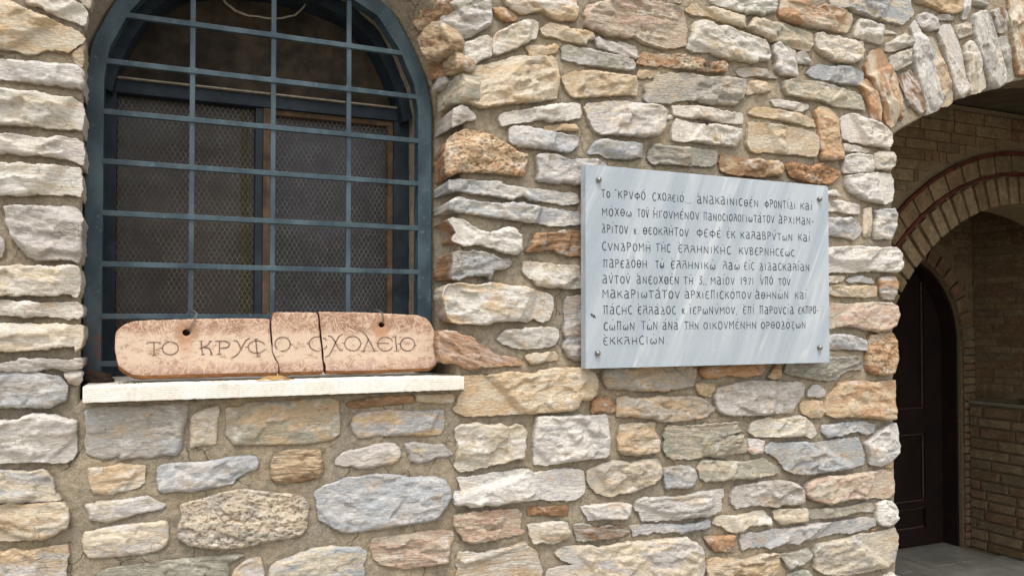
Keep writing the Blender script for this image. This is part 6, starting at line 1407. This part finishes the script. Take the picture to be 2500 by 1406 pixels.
while z < 2.6:
    h_ = rb.uniform(.046, .060); x = 3.9
    while x < 5.335:
        L_ = rb.uniform(.16, .26); e = min(x+L_, 5.337); zc = z+h_/2
        dmin = min(math.hypot(q_-DX, zc-DZ) for q_ in (x, (x+e)/2, e))
        if dmin > DR+.128 and e-x > .04: brick(bw, (x+e)/2, 1.957, zc, e-x-.009, .016, h_-.008, rb)
        x = e
    z += h_
# door
dr = empty('wooden_door', (4.6, 2.1, 0), 'dark maroon panelled wooden door at the end of the passage', 'door')
mb = MB(); mb.box(3.90, 5.26, 2.128, 2.16, .012, 2.10); mb.build('door_leaf', M_DOOR, dr)
DF = [(DX+DR*0.999, .013)]+[(DX+DR*.999*math.cos(t), DZ+DR*.999*math.sin(t)) for t in np.linspace(0, math.pi, 40)]+[(DX-DR*.999, .013)]
V = []; F = []
for (x, z) in DF:
    xi = DX+(x-DX)*.968; zi = z if z < DZ else DZ+(z-DZ)*.968
    V += [(xi, 1.985, zi), (x, 1.985, z), (xi, 2.099, zi), (x, 2.099, z)]
for i in range(len(DF)-1):
    b = i*4; F += [(b, b+1, b+5, b+4), (b, b+4, b+6, b+2), (b+2, b+6, b+7, b+3)]
o = mesh_obj('door_frame', V, F, M_DOOR); adopt(o, dr)
def pan(nm, b, m): mbx = MB(); mbx.box(*b, 0, .004); return mbx.build(nm, m, dr)
for a, b in ((3.99, 4.12), (5.02, 5.205)): pan('stile', (a, b, 2.10, 2.1275, .014, 2.0), M_DOOR)
for a, b in ((.014, .14), (.30-.02, .33), (.81, .99), (1.9, 2.0)): pan('rail', (4.122, 5.018, 2.102, 2.1275, a, b), M_DOOR)
for zz in (.143, .277, .334, .806, .994): pan('moulding', (4.13, 5.01, 2.108, 2.122, zz-.0035, zz+.0035), M_DOORLINE)
for a, b in ((.34, .80), (1.0, 1.9)): pan('moulding', (5.0045, 5.0115, 2.108, 2.121, a, b), M_DOORLINE)
# transverse arch with two painted red bands
ta = empty('brick_arch', (4.5, 1.0, 0), 'inner brick arch across the passage with two faded red painted bands', 'arch')
TX, TZ, TR = 4.5, 1.03, 1.25
wall_with_arch('mortar', ta, 2.0, bpx-.002, 2.79, 1.0, 1.30, TX, TZ, TR+.004, M_JOINT, True)
nv = 46
for k in range(nv):
    t = math.pi*(k+.5)/nv; rc = TR+.075; x = TX+rc*math.cos(t)
    if x > bpx-.05: continue
    brick(ta, x, .992, TZ+rc*math.sin(t), .148, .034, .072*rb.uniform(.92, 1.0), rb, (0, -t+rb.uniform(-.02, .02), 0), weights=[4,1,0,0,4])
for k, (r0, r1) in enumerate(((TR+.158, TR+.176), (TR+.274, TR+.294))):
    V = []; F = []; n = 90
    for i in range(n+1):
        t = math.pi*i/n; a = .002*math.sin(i*1.7)
        for (r_, y) in ((r0+a, .984), (r1+a, .984), (r0+a, .999), (r1+a, .999)): V.append((TX+r_*math.cos(t), y, TZ+r_*math.sin(t)))
    for i in range(n):
        b = i*4; F += [(b, b+4, b+5, b+1), (b, b+2, b+6, b+4), (b+1, b+5, b+7, b+3)]
    keep = [f for f in F if all(V[i][0] < bpx-.004 for i in f)]
    o = mesh_obj('painted_band', V, keep, M_RED); adopt(o, ta)
nv = 34
for k in range(nv):
    t = math.pi*(k+.5)/nv; rc = TR+.226; x = TX+rc*math.cos(t)
    if x > bpx-.05: continue
    brick(ta, x, .996, TZ+rc*math.sin(t), .092, .018, .130*rb.uniform(.8, 1.0), rb, (0, -t, 0), weights=[2,2,3,1,2])
z = 1.62
while z < 2.74:
    h_ = rb.uniform(.050, .066); x = 2.9-rb.uniform(0, .2)
    while x < 5.33:
        L_ = rb.uniform(.16, .30); e = min(x+L_, 5.336); zc = z+h_/2
        dmin = min(math.hypot(q_-TX, zc+w_-TZ) for q_ in (x, (x+e)/2, e) for w_ in (-h_/2, h_/2))
        if dmin > TR+.306 and e-x > .04: brick(ta, (x+e)/2, .996, zc, e-x-.006, .014, h_-.006, rb)
        elif e-x > .04:
            q3 = [x+(e-x)*k/4 for k in range(5)]
            for a, b in zip(q3[:-1], q3[1:]):
                if min(math.hypot(q_-TX, zc+w_-TZ) for q_ in (a, b) for w_ in (-h_/2, h_/2)) > TR+.302: brick(ta, (a+b)/2, .996, zc, b-a-.006, .014, h_-.006, rb)
        x = e
    z += h_
# ceiling, far walls and the back of the facade, so that the passage is closed
def struct(name, mb, mat):
    o = mb.build(name, mat); o['kind'] = 'structure'; return o
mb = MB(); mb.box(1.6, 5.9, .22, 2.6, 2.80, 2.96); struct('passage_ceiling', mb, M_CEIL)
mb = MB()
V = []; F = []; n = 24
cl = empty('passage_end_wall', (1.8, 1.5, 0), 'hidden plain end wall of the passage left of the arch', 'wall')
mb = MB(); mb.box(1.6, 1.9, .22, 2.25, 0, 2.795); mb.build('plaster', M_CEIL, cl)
# upper and outer body of the facade
mb = MB(); mb.box(-1.0, -.6, .05, .5, 0, 3.0); mb.build('wall_core', M_MORTAR, wall)
mb = MB(); mb.box(-1.0, 1.6, .40, .5, 0, 2.999); mb.build('wall_core', M_MORTAR, wall)
mb = MB(); mb.box(1.6, 6.2, .10, .218, 2.66, 2.998); mb.build('wall_core', M_MORTAR, wall)
mb = MB(); mb.box(5.03, 6.2, .03, .219, 0, 2.655); mb.build('wall_core', M_MORTAR, wall)
mb = MB(); mb.box(3.44, 6.2, .024, .098, 2.665, 2.997); mb.build('wall_core', M_MORTAR, wall)
mb = MB(); mb.box(-1.0, 6.2, -.01, .5, 3.0, 3.12); mb.build('wall_coping', M_MORTAR, wall)
# thin mortar face right of the traced area, above the arch
V = []; F = []; n = 60
xs_ = np.linspace(3.442, 5.03, n)
for x in xs_:
    zc = ACZ+math.sqrt(max(AR**2-(x-ACX)**2, 0)); V += [(x, .021, zc), (x, .021, 2.999)]
for i in range(n-1): F.append((2*i, 2*i+2, 2*i+3, 2*i+1))
o = mesh_obj('mortar', V, F, M_MORTAR); adopt(o, wall)

# small plant at the far end of the ledge
pl = empty('small_plant', (5.29, 1.50, 1.056), 'small dark green plant growing on the brick ledge at the right edge', 'plant')
mb = MB(); mb2 = MB(); rp = random.Random(3)
for k in range(16):
    a = rp.uniform(0, 6.28); L_ = rp.uniform(.03, .09); x_, y_ = 5.29+rp.uniform(-.025, .02), 1.50+rp.uniform(-.09, .09)
    tip = Vector((x_+math.cos(a)*L_*.5-.01, y_+math.sin(a)*L_*.5, 1.056+L_))
    mb2.tube([(x_, y_, 1.056), ((x_+tip.x)/2, (y_+tip.y)/2, 1.056+L_*.6), tuple(tip)], .0012, 5)
    for q_ in range(5):
        c_ = Vector((x_, y_, 1.056)).lerp(tip, .35+.16*q_); b_ = rp.uniform(0, 6.28); u_ = Vector((math.cos(b_), math.sin(b_), .3)); v_ = u_.cross(Vector((0, 0, 1))).normalized()
        l_ = rp.uniform(.010, .02); mb.add([c_, c_+u_*l_*.5+v_*l_*.3, c_+u_*l_, c_+u_*l_*.5-v_*l_*.3], [(0, 1, 2, 3)])
mb.build('leaves', M_GREEN, pl); mb2.build('stem', M_GREEN, pl)

# ------------------------------------------------------------------ ground and paving
mb = MB(); mb.add([(-60,-60,0),(60,-60,0),(60,60,0),(-60,60,0)], [(0,1,2,3)]); struct('ground', mb, M_GROUND)
fl = bpy.data.objects.new('passage_floor', bpy.data.meshes.new('passage_floor')); 
mb = MB(); mb.add([(1.9,-.2,.004),(5.9,-.2,.004),(5.9,2.2,.004),(1.9,2.2,.004)], [(0,1,2,3)]); floor = struct('passage_floor', mb, M_JOINT)
bpy.data.objects.remove(fl)
rf = random.Random(6); y = -.1
while y < 2.1:
    d_ = rf.uniform(.38, .52); x = 2.0-rf.uniform(0, .3)
    while x < 5.27:
        w_ = rf.uniform(.5, .8); e = min(x+w_, 5.27)
        if e-x > .1:
            mb = MB(); mb.box(x+.004, e-.004, y+.004, min(y+d_, 2.1)-.004, .005, .012+rf.uniform(0, .002), 0, .002)
            o = mb.build('paving_slab', M_PAVE, floor)
        x = e
    y += d_
